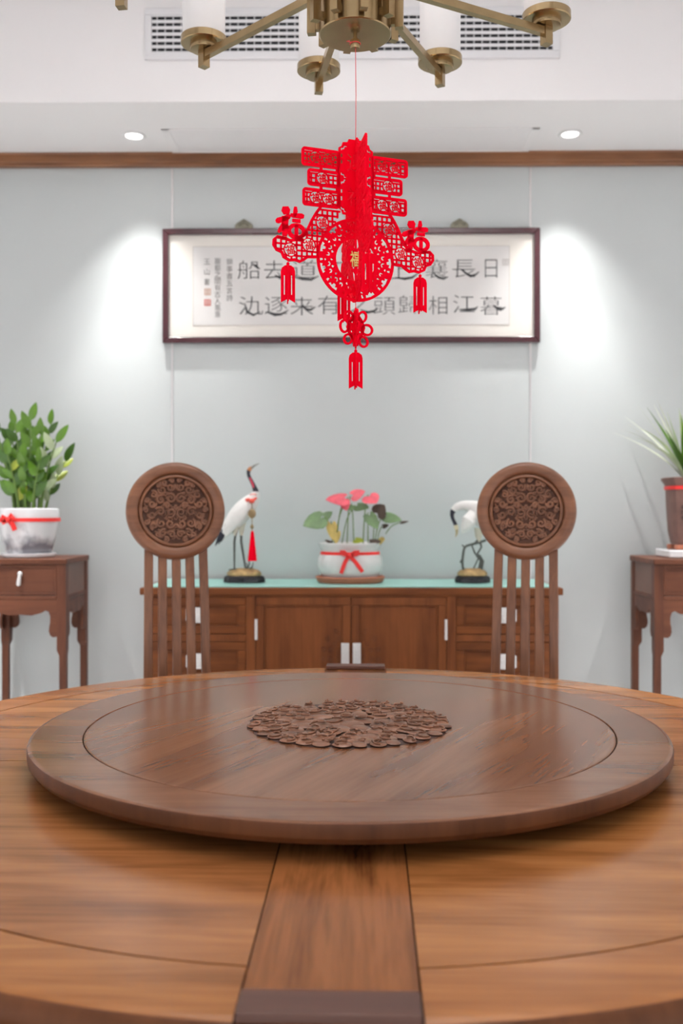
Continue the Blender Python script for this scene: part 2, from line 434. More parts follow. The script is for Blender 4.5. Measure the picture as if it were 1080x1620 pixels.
# air grille on the soffit's upright face
VY = SOFFIT_Y
vent = thing('air_vent', 'long white ceiling air grille with dark slots behind the chandelier', 'vent', (0, VY, 2.858))
vx0, vx1, vz0, vz1 = -.697, .703, -.066, .066
f = MB()
b = .024
f.box(vx0 - b, vx1 + b, -.012, -.0004, vz1, vz1 + b); f.box(vx0 - b, vx1 + b, -.012, -.0004, vz0 - b, vz0)
f.box(vx0 - b, vx0, -.012, -.0004, vz0, vz1); f.box(vx1, vx1 + b, -.012, -.0004, vz0, vz1)
f.build('frame', vent_metal, vent, bevel=.002)
MB().box(vx0, vx1, -.0022, -.0004, vz0, vz1).build('backing', black_void, vent)
sl = MB(); sl.box(vx0, vx1, -.0085, -.0065, -.0062, .0062); sl_me = None
NS = 6
for k in range(NS + 1):
    z = vz0 + (vz1 - vz0) * k / NS
    if sl_me is None:
        m_ = MB().bar((vx0, -.0075, 0), (vx1, -.0075, 0),   .003, .0100, up=(0, -.35, 1)); sl_me = m_.mesh('slat', vent_metal)
    inst('slat', sl_me, vent, (0, 0, z))
fin_me = MB().box(-.0022, .0022, -.006, -.0024, vz0, vz1).mesh('fin', plain('vent_grey', (.5, .5, .52), .5))
for k in range(49):
    x = vx0 + .018 + (vx1 - vx0 - .036) * k / 48
    inst('fin', fin_me, vent, (x, 0, 0))

# downlights
dl_ring = MB().lathe([(.030, -.0004), (.044, -.0004), (.046, -.003), (.042, -.006), (.033, -.0055), (.030, -.002), (.030, -.0004)], 32).mesh('trim_ring', plain('lamp_white', (.85, .85, .85), .4))
dl_face = MB().lathe([(.0, -.0018), (.0305, -.0018), (.0305, -.0008), (0, -.0008)], 24).mesh('lens', lamp_face)
for i, (x, y) in enumerate(DOWN_BACK + DOWN_FILL):
    lab = ['round recessed downlight left of the hanging lantern', 'round recessed downlight right of the hanging lantern'][i] if i < 2 else 'added fill downlight in the upper ceiling, ' + ['left by the sideboard wall', 'right by the sideboard wall', 'left of the table', 'right of the table'][i - 2]
    t = thing('downlight', lab, 'downlight', (x, y, SOFFIT_Z if i < 2 else CEIL_Z), group='recessed ceiling downlights')
    inst('trim_ring', dl_ring, t); inst('lens', dl_face, t)

# ------------------------------------------------------------------ dining table
TC = Vector((-.003, 1.742, 0)); TZ = 0.76; TR = .930; RIN = .8262; HW = .0812; G = .0011
table = thing('dining_table', 'large round polished brown wooden dining table', 'table', TC, math.radians(-1.0))
zt = TZ; z0 = TZ - .046
def radial(x, y, k):
    a = k * math.pi / 2
    return (x * math.cos(a) - y * math.sin(a), x * math.sin(a) + y * math.cos(a))
rim_prof = [(RIN + G, z0), (RIN + G, zt), (TR - .0185, zt), (TR - .016, zt - .0002), (TR - .008, zt - .0025), (TR - .002, zt - .008), (TR, zt - .016), (TR, zt - .030), (TR - .004, zt - .0365), (TR - .03, zt - .0365), (TR - .03, z0)]
for k in range(4):
    # radial board (k=0 towards the camera = -Y)
    m = MB(); n = 10
    prof = [(.06, z0), (.06, zt)] + rim_prof[2:]
    us = [-HW + G + (2 * HW - 2 * G) * j / n for j in range(n + 1)]
    rows = []
    for u in us:
        row = []
        for i, (r, z) in enumerate(prof):
            along = r if i < 2 else math.sqrt(r * r - u * u)
            x, y = radial(u, -along, k); row.append((x, y, z))
        rows.append(row)
    vs = [q for row in rows for q in row]; L = len(prof)
    fs = [(j * L + i, j * L + (i + 1) % L, (j + 1) * L + (i + 1) % L, (j + 1) * L + i) for j in range(n) for i in range(L)]
    fs += [tuple(range(L)), tuple(n * L + i for i in reversed(range(L)))]
    m.add(vs, fs)
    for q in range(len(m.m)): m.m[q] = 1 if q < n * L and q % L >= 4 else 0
    m.build('radial_board', [wood_y if k % 2 == 0 else wood_x, shaded_edge], table, recalc=True)
    # quarter panel
    m = MB(); n = 26
    a0 = math.asin((HW + G) / RIN)
    RP = RIN - .003
    pts = [(HW + G, HW + G)] + [(RP * math.cos(a0 + (math.pi / 2 - 2 * a0) * j / n), RP * math.sin(a0 + (math.pi / 2 - 2 * a0) * j / n)) for j in range(n + 1)]
    pts = [radial(x, y, k) for x, y in pts]
    m.prism(pts, lambda u, v, s: (u, v, (z0, zt - .0003)[s]))
    m.build('top_panel', (wood_x, wood_x2)[k % 2], table, recalc=True)
    # rim segment
    m = MB(); n = 30; vs = []
    for j in range(n + 1):
        for r, z in rim_prof:
            b0 = math.asin((HW + G) / r); a = b0 + (math.pi / 2 - 2 * b0) * j / n + k * math.pi / 2
            vs.append((r * math.cos(a), r * math.sin(a), z))
    L = len(rim_prof)
    fs = [(j * L + i, j * L + (i + 1) % L, (j + 1) * L + (i + 1) % L, (j + 1) * L + i) for j in range(n) for i in range(L)]
    fs += [tuple(range(L)), tuple(n * L + i for i in reversed(range(L)))]
    m.add(vs, fs)
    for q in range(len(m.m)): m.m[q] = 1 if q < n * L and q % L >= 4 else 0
    m.build('rim_segment', [(wood_x2, wood_x)[k % 2], shaded_edge], table, recalc=True)
    # dark end block at the outer end of each board
    x0, x1, ya, yb = -.0795, .0795, -.926, -.884
    q = [radial(x, y, k) for x, y in ((x0, ya), (x1, ya), (x1, yb), (x0, yb))]
    MB().prism(q, lambda u, v, s: (u, v, (zt + .0002, zt + .010)[s])).build('end_block', dark_wood, table, bevel=.002, recalc=True)['label'] = 'dark raised block at the table edge'
MB().lathe([(0, z0 - .02), (.88, z0 - .02), (.885, z0 - .001), (0, z0 - .001)], 72).build('under_plate', dark_wood, table)
m = MB().lathe([(.0, 0.0), (.40, 0.0), (.41, .02), (.40, .05), (.30, .09), (.25, .16), (.22, .30), (.24, .44), (.30, .56), (.38, .64), (.42, .665), (.42, z0 - .021), (0, z0 - .021)], 48)
m.build('pedestal', wood_z, table)
MB().lathe([(TR - .028, z0 - .022), (TR - .028, zt - .0372), (TR + .012, zt - .0372), (TR + .024, zt - .040), (TR + .030, zt - .046), (TR + .026, zt - .056), (TR + .010, z0 - .022), (TR - .028, z0 - .022)], 120).build('edge_moulding', wood('moulding_wood', (0.055, 0.018, 0.006), (0.13, 0.046, 0.016), 0.45, 'x', off=2.7), table, recalc=True)
leg = MB()
leg.prism([(.38, 0), (.62, 0), (.64, .03), (.55, .07), (.44, .13), (.34, .22), (.28, .30), (.24, .30), (.24, .1)], lambda u, v, s: (u, (-.04, .04)[s], v))
leg_me = leg.mesh('foot', wood_x, smooth=True)
for k in range(4): inst('foot', leg_me, table, rot=(0, 0, math.pi / 4 + k * math.pi / 2))

# ------------------------------------------------------------------ lazy susan
LZ = .8095; LT = .029; LR = .553; GR = .463
lazy = thing('lazy_susan', 'round wooden turntable with carved centre on the dining table', 'turntable', (TC.x, TC.y, TZ))
zl = LZ - TZ; zb = zl - LT
lr = MB().lathe([(GR + .0009, zb), (GR + .0009, zl - .0008), (GR + .002, zl), (GR + .0045, zl), (LR - .0085, zl), (LR - .006, zl), (LR - .0015, zl - .0015), (LR, zl - .006), (LR - .0005, zl - .020), (LR - .006, zb + .001), (LR - .012, zb), (GR + .0009, zb)], 160)
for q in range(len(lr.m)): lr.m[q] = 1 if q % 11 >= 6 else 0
lr.build('outer_ring', [wood_ring, shaded_edge], lazy, ang=30)
MB().lathe([(0, zb), (GR - .0009, zb), (GR - .0009, zl - .0008), (GR - .002, zl - .0002), (GR - .0045, zl - .0002), (0, zl - .0002)], 128).build('inner_disc', wood_d, lazy, ang=30)
MB().lathe([(0, .0003), (.30, .0003), (.30, .006), (.20, .008), (.20, zb - .0004), (0, zb - .0004)], 64).build('swivel_base', black, lazy)
# carved medallion: lobed bed, overlapping shell petals and curls
MR = .1825
md = MB()
lob = lambda a: 1 + .035 * abs(math.sin(a * 9)) - .015
md.lathe([(0, zl + .0010), (MR * .93, zl + .0010), (MR * .985, zl - .0001), (0, zl - .0001)], 180, rfun=lob)
med = md.build('carved_medallion', plain('carved_ground', (0.055, 0.022, 0.014), .5, noise=.3, nscale=40), lazy)
med['label'] = 'carved scalloped medallion of shell petals'
ca = MB(); rnd = random.Random(4)
def shell(cx, cy, ang, w, l, h):
    s = len(ca.v)
    R3 = Matrix.Rotation(ang, 3, 'Z') @ Matrix.Rotation(.04, 3, 'Y')
    ca.ell((cx, cy, zl + .0015 + h * .30), (l * .98, w * .98, h * .62), 14, 6, rot=R3)
    if rnd.random() < .75:
        sg = rnd.choice((-1, 1)); b0 = ang + rnd.uniform(-.5, .5)
        pts = []
        for t in range(12):
            q = R3 @ Vector((l * (.78 - .055 * t) * math.cos(sg * t * .55), w * (.78 - .055 * t) * math.sin(sg * t * .55), h * .52 + .0004 * t))
            pts.append((cx + q.x, cy + q.y, zl + .0018 + h * .30 + q.z))
        ca.tube(pts, [.0016 + .0002 * (t % 3) for t in range(12)], 5)
for ring, (r, n, w, l, h) in enumerate([(.166, 34, .0150, .0155, .0052), (.143, 25, .0165, .0185, .0062), (.118, 20, .0175, .0195, .0068), (.092, 15, .0190, .0215, .0070), (.063, 10, .0210, .0235, .0075)]):
    for k in range(n):
        a = 2 * math.pi * (k + .5 * (ring % 2)) / n + rnd.uniform(-.03, .03)
        g = lob(a) if ring == 0 else 1
        shell(r * g * math.cos(a), r * g * math.sin(a), a + rnd.uniform(-.6, .6), w * rnd.uniform(.75, 1.2), l, h * rnd.uniform(.8, 1.15))
for a in (.3, 1.9, 3.4, 4.9): shell(.026 * math.cos(a), .026 * math.sin(a), a, .024, .026, .0075)
ca.ell((0, 0, zl + .003), (.014, .014, .006))
for k in range(70):
    a = rnd.uniform(0, 6.28); r = rnd.uniform(.06, .165); s0 = rnd.choice((-1, 1)); R0 = rnd.uniform(.006, .010)
    pts = [(r * math.cos(a) + R0 * (1 - .75 * t / 9) * math.cos(a + s0 * t * .62), r * math.sin(a) + R0 * (1 - .75 * t / 9) * math.sin(a + s0 * t * .62), zl + .0055 + .0015 * t / 9) for t in range(10)]
    ca.tube(pts, [.0022 - .0001 * t for t in range(10)], 6)
ca.build('petals', wood_carve, med)

# ------------------------------------------------------------------ chairs
def spiral(c, r0, turns, sgn, start, n=14, shrink=.82):
    return [(c[0] + r0 * (1 - shrink * i / n) * math.cos(start + sgn * turns * 2 * math.pi * i / n), c[1] + r0 * (1 - shrink * i / n) * math.sin(start + sgn * turns * 2 * math.pi * i / n)) for i in range(n + 1)]
def make_chair():
    """local frame: seat centre over the origin, faces -Y; the back leans towards +Y"""
    c = thing('dining_chair', '', 'chair')
    MB().box(-.235, .235, -.22, .20, .445, .475).build('seat', wood_x, c, bevel=.008)
    ap = MB(); ap.box(-.205, .205, -.200, -.180, .385, .4445); ap.box(-.205, .205, .165, .185, .385, .4445); ap.box(-.208, -.188, -.18, .165, .385, .4445); ap.box(.188, .208, -.18, .165, .385, .4445)
    ap.build('apron', wood_x, c, bevel=.003)
    lm = MB().lathe([(.015, 0), (.017, .02), (.019, .3), (.020, .4444)], 14).mesh('leg', wood_z)
    for x in (-.195, .195):
        for y in (-.185, .170): inst('leg', lm, c, (x, y, 0))
    st = MB()
    for x in (-.195, .195): st.bar((x, -.17, .16), (x, .155, .16), .018, .024)
    st.bar((-.18, -.185, .10), (.18, -.185, .10), .03, .02)
    st.build('stretcher', wood_x, c, bevel=.003)
    # back: five bent slats carry a thick round carved disc
    lean = math.radians(7.0); R = .1415; zc = 1.190; yc = .235
    ca_, sa_ = math.cos(lean), math.sin(lean)
    def on_back(u, v, d):            # u sideways, v up the leaning plane from disc centre, d towards the sitter
        return (u, yc + v * sa_ - d * ca_, zc + v * ca_ + d * sa_)
    for i in range(5):
        k = i - 2
        pts = []
        for t in range(13):
            v = -.10 - (zc - .478 - .10) / ca_ * t / 12 if t else -.10
            s = t / 12.0
            u = k * (.0385 + .0035 * s)
            bow = .020 * math.sin(math.pi * min(1, s * 1.0)) - .02 * s * s
            pts.append(on_back(u, v, bow))
        m = MB(); n = len(pts); vs = []
        for p_ in pts:
            for a, b2 in ((-1, -1), (1, -1), (1, 1), (-1, 1)): vs.append((p_[0] + a * .0125, p_[1] + b2 * .008, p_[2]))
        fs = [(j * 4 + q, j * 4 + (q + 1) % 4, (j + 1) * 4 + (q + 1) % 4, (j + 1) * 4 + q) for j in range(n - 1) for q in range(4)] + [(3, 2, 1, 0), tuple((n - 1) * 4 + q for q in range(4))]
        m.add(vs, fs).build('back_slat', wood_z, c, bevel=.003, recalc=True)
    # disc
    M = Matrix(((1, 0, 0, 0), (0, -ca_, sa_, yc), (0, sa_, ca_, zc), (0, 0, 0, 1))) @ Matrix(((1, 0, 0, 0), (0, 0, 1, 0), (0, 1, 0, 0), (0, 0, 0, 1)))
    # lathe axis (local z) becomes d, lathe x,y become u,v
    def to_back(mb): return mb.xf(Matrix(((1, 0, 0, 0), (0, sa_, -ca_, yc), (0, ca_, sa_, zc), (0, 0, 0, 1))))
    d = to_back(MB().lathe([(.104, -.016), (.126, -.022), (R - .004, -.016), (R, -.004), (R, .010), (R - .003, .018), (R - .009, .0225), (R - .016, .0235), (.112, .0215), (.1085, .019), (.1075, .012), (.106, .010)], 96, caps=False))
    disc = d.build('backrest_rim', wood_disc, c, ang=50)
    p2 = to_back(MB().lathe([(0, -.016), (.104, -.016), (.1075, .008), (.105, .0145), (.102, .0165), (.098, .0165), (.0955, .014), (.094, .0045), (0, .0045)], 80))
    for j in range(len(p2.m)):
        if j % 8 >= 6: p2.m[j] = 1
    pan = p2.build('carved_panel', [wood_disc, shaded_ground], c, ang=40)
    pan['label'] = 'round panel carved with curling scrolls'
    cv = MB()
    def scr(pts, r=.0044, d0=.0075):
        for sx in (-1, 1):
            n = len(pts)
            cv.tube([(sx * u, v, d0) for u, v in pts], [r * (1 - .45 * j / (n - 1)) for j in range(n)], 6, flat=.9)
    rr = random.Random(9)
    for (u, v, r0, s, a) in [(.014, .034, .013, 1, 1.5), (.014, -.006, .013, -1, -1.0), (.040, .030, .012, -1, 2.0), (.042, -.002, .012, 1, 0.5), (.062, .018, .010, 1, 3.0),
                             (.064, -.012, .010, -1, 0.0), (.058, .044, .010, 1, 1.0), (.036, .056, .011, -1, 0.3), (.013, .064, .011, 1, 2.4), (.030, .076, .008, 1, 4.0),
                             (.040, -.034, .012, -1, 1.2), (.015, -.036, .012, 1, 3.3), (.058, -.042, .010, 1, 5.0), (.034, -.060, .010, -1, 2.2), (.012, -.064, .010, 1, 0.2),
                             (.076, .030, .008, -1, 0.8), (.077, -.030, .008, 1, 2.0), (.026, -.078, .007, 1, 1.0), (.046, .070, .007, 1, 1.0), (.048, -.066, .007, -1, 4.0), (.024, .014, .008, 1, 0.4), (.080, .001, .007, 1, 0.0), (.010, .082, .006, 1, 0.0)]:
        scr(spiral((u * 1.07, v * 1.07), r0 * 1.12, 1.35, s, a))
    for k in range(60):
        a = rr.uniform(-1.5, 1.5); r = .082 * math.sqrt(rr.uniform(0, 1)); R0 = rr.uniform(.005, .011); b0 = rr.uniform(0, 6.28)
        scr([(r * math.cos(a) + R0 * math.cos(b0 + .3 * t), r * math.sin(a) + R0 * math.sin(b0 + .3 * t)) for t in range(7)],   .0030, .0062)
    to_back(cv).build('scrollwork', wood_carve, pan)
    return c
chair = make_chair()
chair.location = (-.4515, 2.572, 0); chair.rotation_euler = (0, 0, math.radians(14))
chair['label'] = 'round-backed wooden chair nearest the upright crane figurine, left'; chair['group'] = 'round-backed dining chairs'
ch2 = copy_tree(chair)
ch2.location = (.4495, 2.572, 0); ch2.rotation_euler = (0, 0, math.radians(-14))
ch2['label'] = 'round-backed wooden chair hiding part of the bowed crane, right'

# ------------------------------------------------------------------ sideboard
CY0, CY1 = 3.492, 3.882; CXW = .764; CTOP = .911
cab = thing('sideboard', 'long brown wooden sideboard with drawers and two doors against the wall', 'sideboard', (0, 0, 0))
MB().box(-CXW, CXW, CY0 - .004, CY1, CTOP - .026, CTOP).build('top', wood_cx, cab, bevel=.004)
body = MB()
body.box(-.748, -.728, CY0 + .006, CY1 - .006, .12, CTOP - .0265); body.box(.728, .748, CY0 + .006, CY1 - .006, .12, CTOP - .0265)
body.box(-.728, .728, CY1 - .02, CY1 - .006, .14, CTOP - .0265)
body.box(-.728, .728, CY0 + .03, CY1 - .02, .14, .16)
body.box(-.728, .728, CY0 + .030, CY0 + .036, .16, CTOP - .03)
body.build('carcass', wood_cx, cab)
fr = MB()
fr.box(-.748, .748, CY0, CY0 + .028, .879, CTOP - .0265); fr.box(-.748, .748, CY0, CY0 + .028, .14, .175)
for x in (-.748, .720): fr.box(x, x + .028, CY0, CY0 + .028, .175, .879)
for x in (-.379, .345): fr.box(x, x + .034, CY0, CY0 + .028, .175, .879)
for z in (.717, .545, .373):
    for x in (-.720, .379): fr.box(x, x + .341, CY0 + .001, CY0 + .028, z, z + .026)
fr.build('face_frame', wood_cz, cab, bevel=.002)
lg = MB().prism([(-.02, .0), (.02, .0), (.024, .05), (.03, .139), (-.03, .139), (-.024, .05)], lambda u, v, s: (u, (-.022, .022)[s], v)).mesh('leg', wood_cz)
for x in (-.71, .71):
    for y in (CY0 + .03, CY1 - .035): inst('leg', lg, cab, (x, y, 0))
def panel_front(w, h, name, parent, matf, matp, loc):
    """frame-and-panel front standing in the XZ plane; origin at its lower left front"""
    o = MB(); b = .030
    o.box(0, w, 0, .020, 0, b); o.box(0, w, 0, .020, h - b, h); o.box(0, b, 0, .020, b, h - b); o.box(w - b, w, 0, .020, b, h - b)
    f_ = o.build(name, matf, parent, bevel=.0025); f_.location = loc
    q = MB().box(b - .001, w - b + .001, .011, .018, b - .001, h - b + .001).build('panel', matp, f_, bevel=.001)
    mo = MB(); c_ = b + .006
    q2 = [(b, .0105), (b + .012, .0055)]
    mo.box(b, w - b, .006, .0108, b, b + .006); mo.box(b, w - b, .006, .0108, h - b - .006, h - b); mo.box(b, b + .006, .006, .0108, b + .006, h - b - .006); mo.box(w - b - .006, w - b, .006, .0108, b + .006, h - b - .006)
    mo.build('bead', matf, f_, bevel=.002)
    return f_
hp = MB()
hp.prism([(-.033, -.020), (-.022, -.028), (.022, -.028), (.033, -.020), (.033, .020), (.022, .028), (-.022, .028), (-.033, .020)], lambda u, v, s: (u, (-.0045, -.0005)[s], v))
hp.tube([(.019 * math.cos(a), -.010, -.004 + .016 * math.sin(a)) for a in [math.pi * (1 + k / 10) for k in range(11)]], .0028, 8)
hp.ell((-.019, -.007, -.003), (.004, .006, .004), 8, 6); hp.ell((.019, -.007, -.003), (.004, .006, .004), 8, 6)
hp_me = hp.mesh('handle', silver)
for sx in (-1, 1):
    for r, z in enumerate((.7445, .572, .400, .176)):
        h = (.879, .717, .545, .373)[r] - z - .0015
        x = -.7195 if sx < 0 else .3795
        d = panel_front(.340, h, 'drawer', cab, wood_cx, wood_cx, (x, CY0 + .0035, z))
        inst('handle', hp_me, d, (.7195 - .565 if sx < 0 else .565 - .3795, .0108, h / 2))
for sx in (-1, 1):
    x = -.3445 if sx < 0 else .001
    d = panel_front(.3435, .702, 'door', cab, wood_cz, wood_cz, (x, CY0 + .0025, .176))
    # etched lock plate and drop pull
    xl = .3435 - .020 if sx < 0 else .020
    lp = MB().box(xl - .0145, xl + .0145, -.004, -.0003, .452, .536); pt = lp.build('lock_plate', silver, d, bevel=.0015)
    dp = MB().box(xl - .005, xl + .005, -.009, -.0041, .464, .512); dp.tube([(xl + .006 * math.cos(t * .63), -.0075, .517 + .006 * math.sin(t * .63)) for t in range(11)], .0016, 6)
    dp.build('drop_pull', silver, pt)
    xh = .002 if sx < 0 else .3435 - .002
    MB().tube([(xh, -.004, .548), (xh, -.004, .622)], .0055, 10).build('hinge', silver, d)
    # carved half roundel beside the lock
    cv = MB(); rr = random.Random(3)
    edge = .3435 if sx < 0 else 0.0
    for k in range(7):
        for j in range(3):
            a = math.radians(100 + 22 * k); r = .045 + .028 * j
            u, v = abs(r * math.cos(a)), r * math.sin(a)
            if u < .036: continue
            pts = spiral((u, v), .010, 1.3, 1 if (j + k) % 2 else -1, k)
            cv.tube([(edge + sx * q[0], .0098, .488 + q[1]) for q in pts], .0022, 6)
    cv.build('carving', wood_cz, d)
tag(MB().box(-.738, .738, CY0 + .012, CY1 - .010, CTOP + .0003, CTOP + .005).build('glass_runner', jade, bevel=.001), 'pale jade green glass sheet covering the sideboard top', 'glass top')
TOPZ = CTOP + .0052

# ------------------------------------------------------------------ plant stands
def make_stand():
    """origin: floor point under the middle of the stand; front is -Y"""
    s = thing('plant_stand', '', 'plant stand')
    W, D, H = .168, .150, 1.013; L = .034
    MB().box(-W - .004, W + .004, -D - .004, D + .004, H - .022, H).build('top', wood_sx, s, bevel=.004)
    lm = MB().prism([(-.5, 0), (.5, 0), (.5, 1), (-.5, 1)], lambda u, v, q: (u * L, (q - .5) * L, v * (H - .0225)))
    for sx in (-1, 1):
        for sy in (-1, 1):
            m = MB()
            # the leg thins towards its inner side below the brackets
            for (za, zb, wa, wb) in ((0, .655, .024, .025), (.655, .675, .025, L), (.675, H - .0225, L, L)):
                xo, yo = sx * W, sy * D
                vs = []
                for z, w_ in ((za, wa), (zb, wb)):
                    for a, b in ((0, 0), (1, 0), (1, 1), (0, 1)): vs.append((xo - sx * w_ * a, yo - sy * w_ * b, z))
                m.add(vs, [(3, 2, 1, 0), (4, 5, 6, 7), (0, 1, 5, 4), (1, 2, 6, 5), (2, 3, 7, 6), (3, 0, 4, 7)])
            m.build('leg', wood_sz, s, recalc=True)
    # drawer box: sides, back, shelf under it
    bx = MB()
    for sx in (-1, 1): bx.box(sx * (W - .010) - .006, sx * (W - .010) + .006, -D + L, D - L, .878, H - .0225)
    bx.box(-W + L, W - L, D - .016, D - .004, .878, H - .0225)
    bx.build('side_panels', plain('stand_panel', (.16, .075, .05), .4, noise=.15, nscale=8), s)
    ra = MB()
    ra.box(-W + L, W - L, -D + .0005, -D + .022, .862, .8775); ra.box(-W + L, W - L, D - .022, D - .0005, .862, .8775)
    ra.box(-W + .0005, -W + .022, -D + L, D - L, .862, .8775); ra.box(W - .022, W - .0005, -D + L, D - L, .862, .8775)
    ra.build('rail', wood_sx, s, bevel=.003)
    d = MB().box(-W + L + .001, W - L - .001, -D + .004, -D + .020, .8795, H - .0235).build('drawer', wood_sx, s, bevel=.002)
    fr = MB(); x0, x1, z0_, z1_ = -W + L + .001, W - L - .001, .8795, H - .0235
    fr.box(x0, x1, -D, -D + .0038, z1_ - .010, z1_); fr.box(x0, x1, -D, -D + .0038, z0_, z0_ + .010); fr.box(x0, x0 + .010, -D, -D + .0038, z0_ + .01, z1_ - .01); fr.box(x1 - .010, x1, -D, -D + .0038, z0_ + .01, z1_ - .01)
    fr.build('drawer_frame', wood_sx, d, bevel=.001)
    kb = MB(); kb.ell((0, -D - .004, .957), (.010, .008, .010), 12, 8); kb.tube([(0, -D - .008, .952), (-.001, -D - .010, .942), (-.003, -D - .010, .924)], [.006, .0075, .0088], 10); kb.ell((-.0035, -D - .010, .921), (.009, .007, .009), 10, 7)
    kb.build('pull', silver, d)['label'] = 'pale drop-shaped pull'
    # scalloped aprons with hanging brackets, one per side
    def apron(w):
        h = w - L + .004
        half = [(0, .806), (h * .30, .803), (h * .55, .812), (h * .66, .822), (h * .75, .817), (h * .79, .800), (h * .79, .778), (h * .765, .762), (h * .755, .745), (h * .79, .730), (h * .86, .723), (h * .95, .724), (h, .735)]
        return [(-u, v) for u, v in reversed(half)] + half[1:] + [(h, .8615), (-h, .8615)]
    for sy in (-1, 1):
        MB().prism(apron(W), lambda u, v, q: (u, sy * (D - .008) + (-.006, .006)[q], v)).build('apron', wood_sx, s, recalc=True)
    for sx in (-1, 1):
        MB().prism(apron(D), lambda u, v, q: (sx * (W - .008) + (-.006, .006)[q], u, v)).build('apron', wood_sx, s, recalc=True)
    return s
st = make_stand()
st.location = (-1.217, 3.70, 0)
st['label'] = 'tall wooden drawer stand under the white ribboned pot, left'; st['group'] = 'tall wooden drawer stands'
st2 = copy_tree(st); st2.location = (1.278, 3.70, 0)
st2['label'] = 'tall wooden drawer stand under the brown clay pot, right'
STZ = 1.0132

# ------------------------------------------------------------------ ribbons
def ribbon_band(r, z, h, parent, squash=(1, 1), rz=0):
    o = MB().lathe([(r, z - h / 2), (r + .0015, z - h / 2), (r + .0015, z + h / 2), (r, z + h / 2), (r, z - h / 2)], 48, squash=squash).build('ribbon', red_ribbon, parent)
    return o
def strap(mb, pts, w):
    """flat satin strip in the XZ plane, folded along pts"""
    mb.stroke([(p[0], p[2]) for p in pts], w, lambda u, v, s: (u, pts[0][1] + (-.0012, .0012)[s], v))

# ------------------------------------------------------------------ plant in white pot on the left stand
pot = thing('planter_pot', 'white porcelain pot painted with grey landscape and tied with red ribbon', 'pot', (-1.233, 3.69, STZ))
faceted = lambda a: 1 + .022 * math.cos(6 * a)
MB().lathe([(0, .0002), (.094, .0002), (.100, .004), (.102, .014), (.096, .016), (0, .016)], 48, rfun=faceted).build('saucer', porcelain, pot)
pm, nt, bs = new_mat('painted_porcelain')
bs.inputs['Roughness'].default_value = .15; bs.inputs['Coat Weight'].default_value = .4
tc = nt.nodes.new('ShaderNodeTexCoord'); mp = nt.nodes.new('ShaderNodeMapping'); mp.inputs['Scale'].default_value = (14, 14, 11); nt.links.new(tc.outputs['Object'], mp.inputs['Vector'])
nz = nt.nodes.new('ShaderNodeTexNoise'); nz.inputs['Scale'].default_value = 1.1; nz.inputs['Detail'].default_value = 6; nt.links.new(mp.outputs['Vector'], nz.inputs['Vector'])
sep = nt.nodes.new('ShaderNodeSeparateXYZ'); nt.links.new(tc.outputs['Object'], sep.inputs[0])
mr = nt.nodes.new('ShaderNodeMapRange'); mr.inputs[1].default_value = .03; mr.inputs[2].default_value = .13; mr.inputs[3].default_value = .14; mr.inputs[4].default_value = -.20; nt.links.new(sep.outputs['Z'], mr.inputs[0])
ad = nt.nodes.new('ShaderNodeMath'); ad.operation = 'ADD'; nt.links.new(nz.outputs['Fac'], ad.inputs[0]); nt.links.new(mr.outputs[0], ad.inputs[1])
rp = nt.nodes.new('ShaderNodeValToRGB'); e = rp.color_ramp.elements
e[0].position = .46; e[0].color = (.80, .80, .82, 1); e[1].position = .68; e[1].color = (.22, .22, .25, 1)
nt.links.new(ad.outputs[0], rp.inputs['Fac']); nt.links.new(rp.outputs['Color'], bs.inputs['Base Color'])
MB().lathe([(0, .0165), (.082, .0165), (.086, .02), (.100, .075), (.110, .125), (.113, .158), (.112, .182), (.108, .186), (.103, .183), (.101, .165), (0, .165)], 60, rfun=faceted).build('pot_body', pm, pot)
MB().lathe([(0, .1655), (.098, .1655), (.06, .172), (0, .174)], 24).build('soil', soil, pot)
ribbon_band(.1165, .142, .014, pot)
bow = MB(); by = -.1215
strap(bow, [(-.036, by, .142), (-.058, by, .156), (-.064, by, .140), (-.036, by, .140)], .014)
strap(bow, [(-.036, by, .142), (-.024, by, .162), (-.012, by, .150), (-.036, by, .141)], .014)
strap(bow, [(-.034, by, .142), (-.020, by, .126), (-.010, by, .104)], .018)
strap(bow, [(-.036, by, .142), (-.058, by, .130)], .014)
bow.ell((-.036, by - .002, .142), (.010, .006, .010), 10, 6)
bow.build('bow', red_ribbon, pot)
zz = thing('zamioculcas_plant', 'leafy green plant with upright fleshy stems in the white pot', 'plant', (-1.233, 3.69, STZ + .172))
def leaf_mesh(name, mat, l, w, curl=.12, fold=.18, n=7):
    vs = []; fs = []
    for i in range(n + 1):
        t = i / n
        hw = w / 2 * (math.sin(math.pi * min(1, t ** .8 * .97 + .02)) ** .75)
        z = -curl * l * t * t
        for j, s in enumerate((-1, -.5, 0, .5, 1)): vs.append((hw * s, t * l, z + fold * abs(s) * hw))
    for i in range(n):
        for j in range(4): a = i * 5 + j; fs.append((a, a + 1, a + 6, a + 5))
    k = len(vs); th = .0009
    vs += [(x, y, z - th) for x, y, z in vs]; fs += [tuple(reversed([q + k for q in f])) for f in fs]
    return MB().add(vs, fs).mesh(name, mat, ang=80)
zl_me = [leaf_mesh('leaf', m, .074, .033) for m in (leaf_g, leaf_d, leaf_y, leaf_p, leaf_g)]
rz_ = random.Random(21)
def frame_rot(d, up):
    y = d.normalized(); x = y.cross(up)
    if x.length < 1e-3: x = y.cross(Vector((0, 1, 0)))
    x.normalize(); z = x.cross(y)
    return Matrix((x, y, z)).transposed()
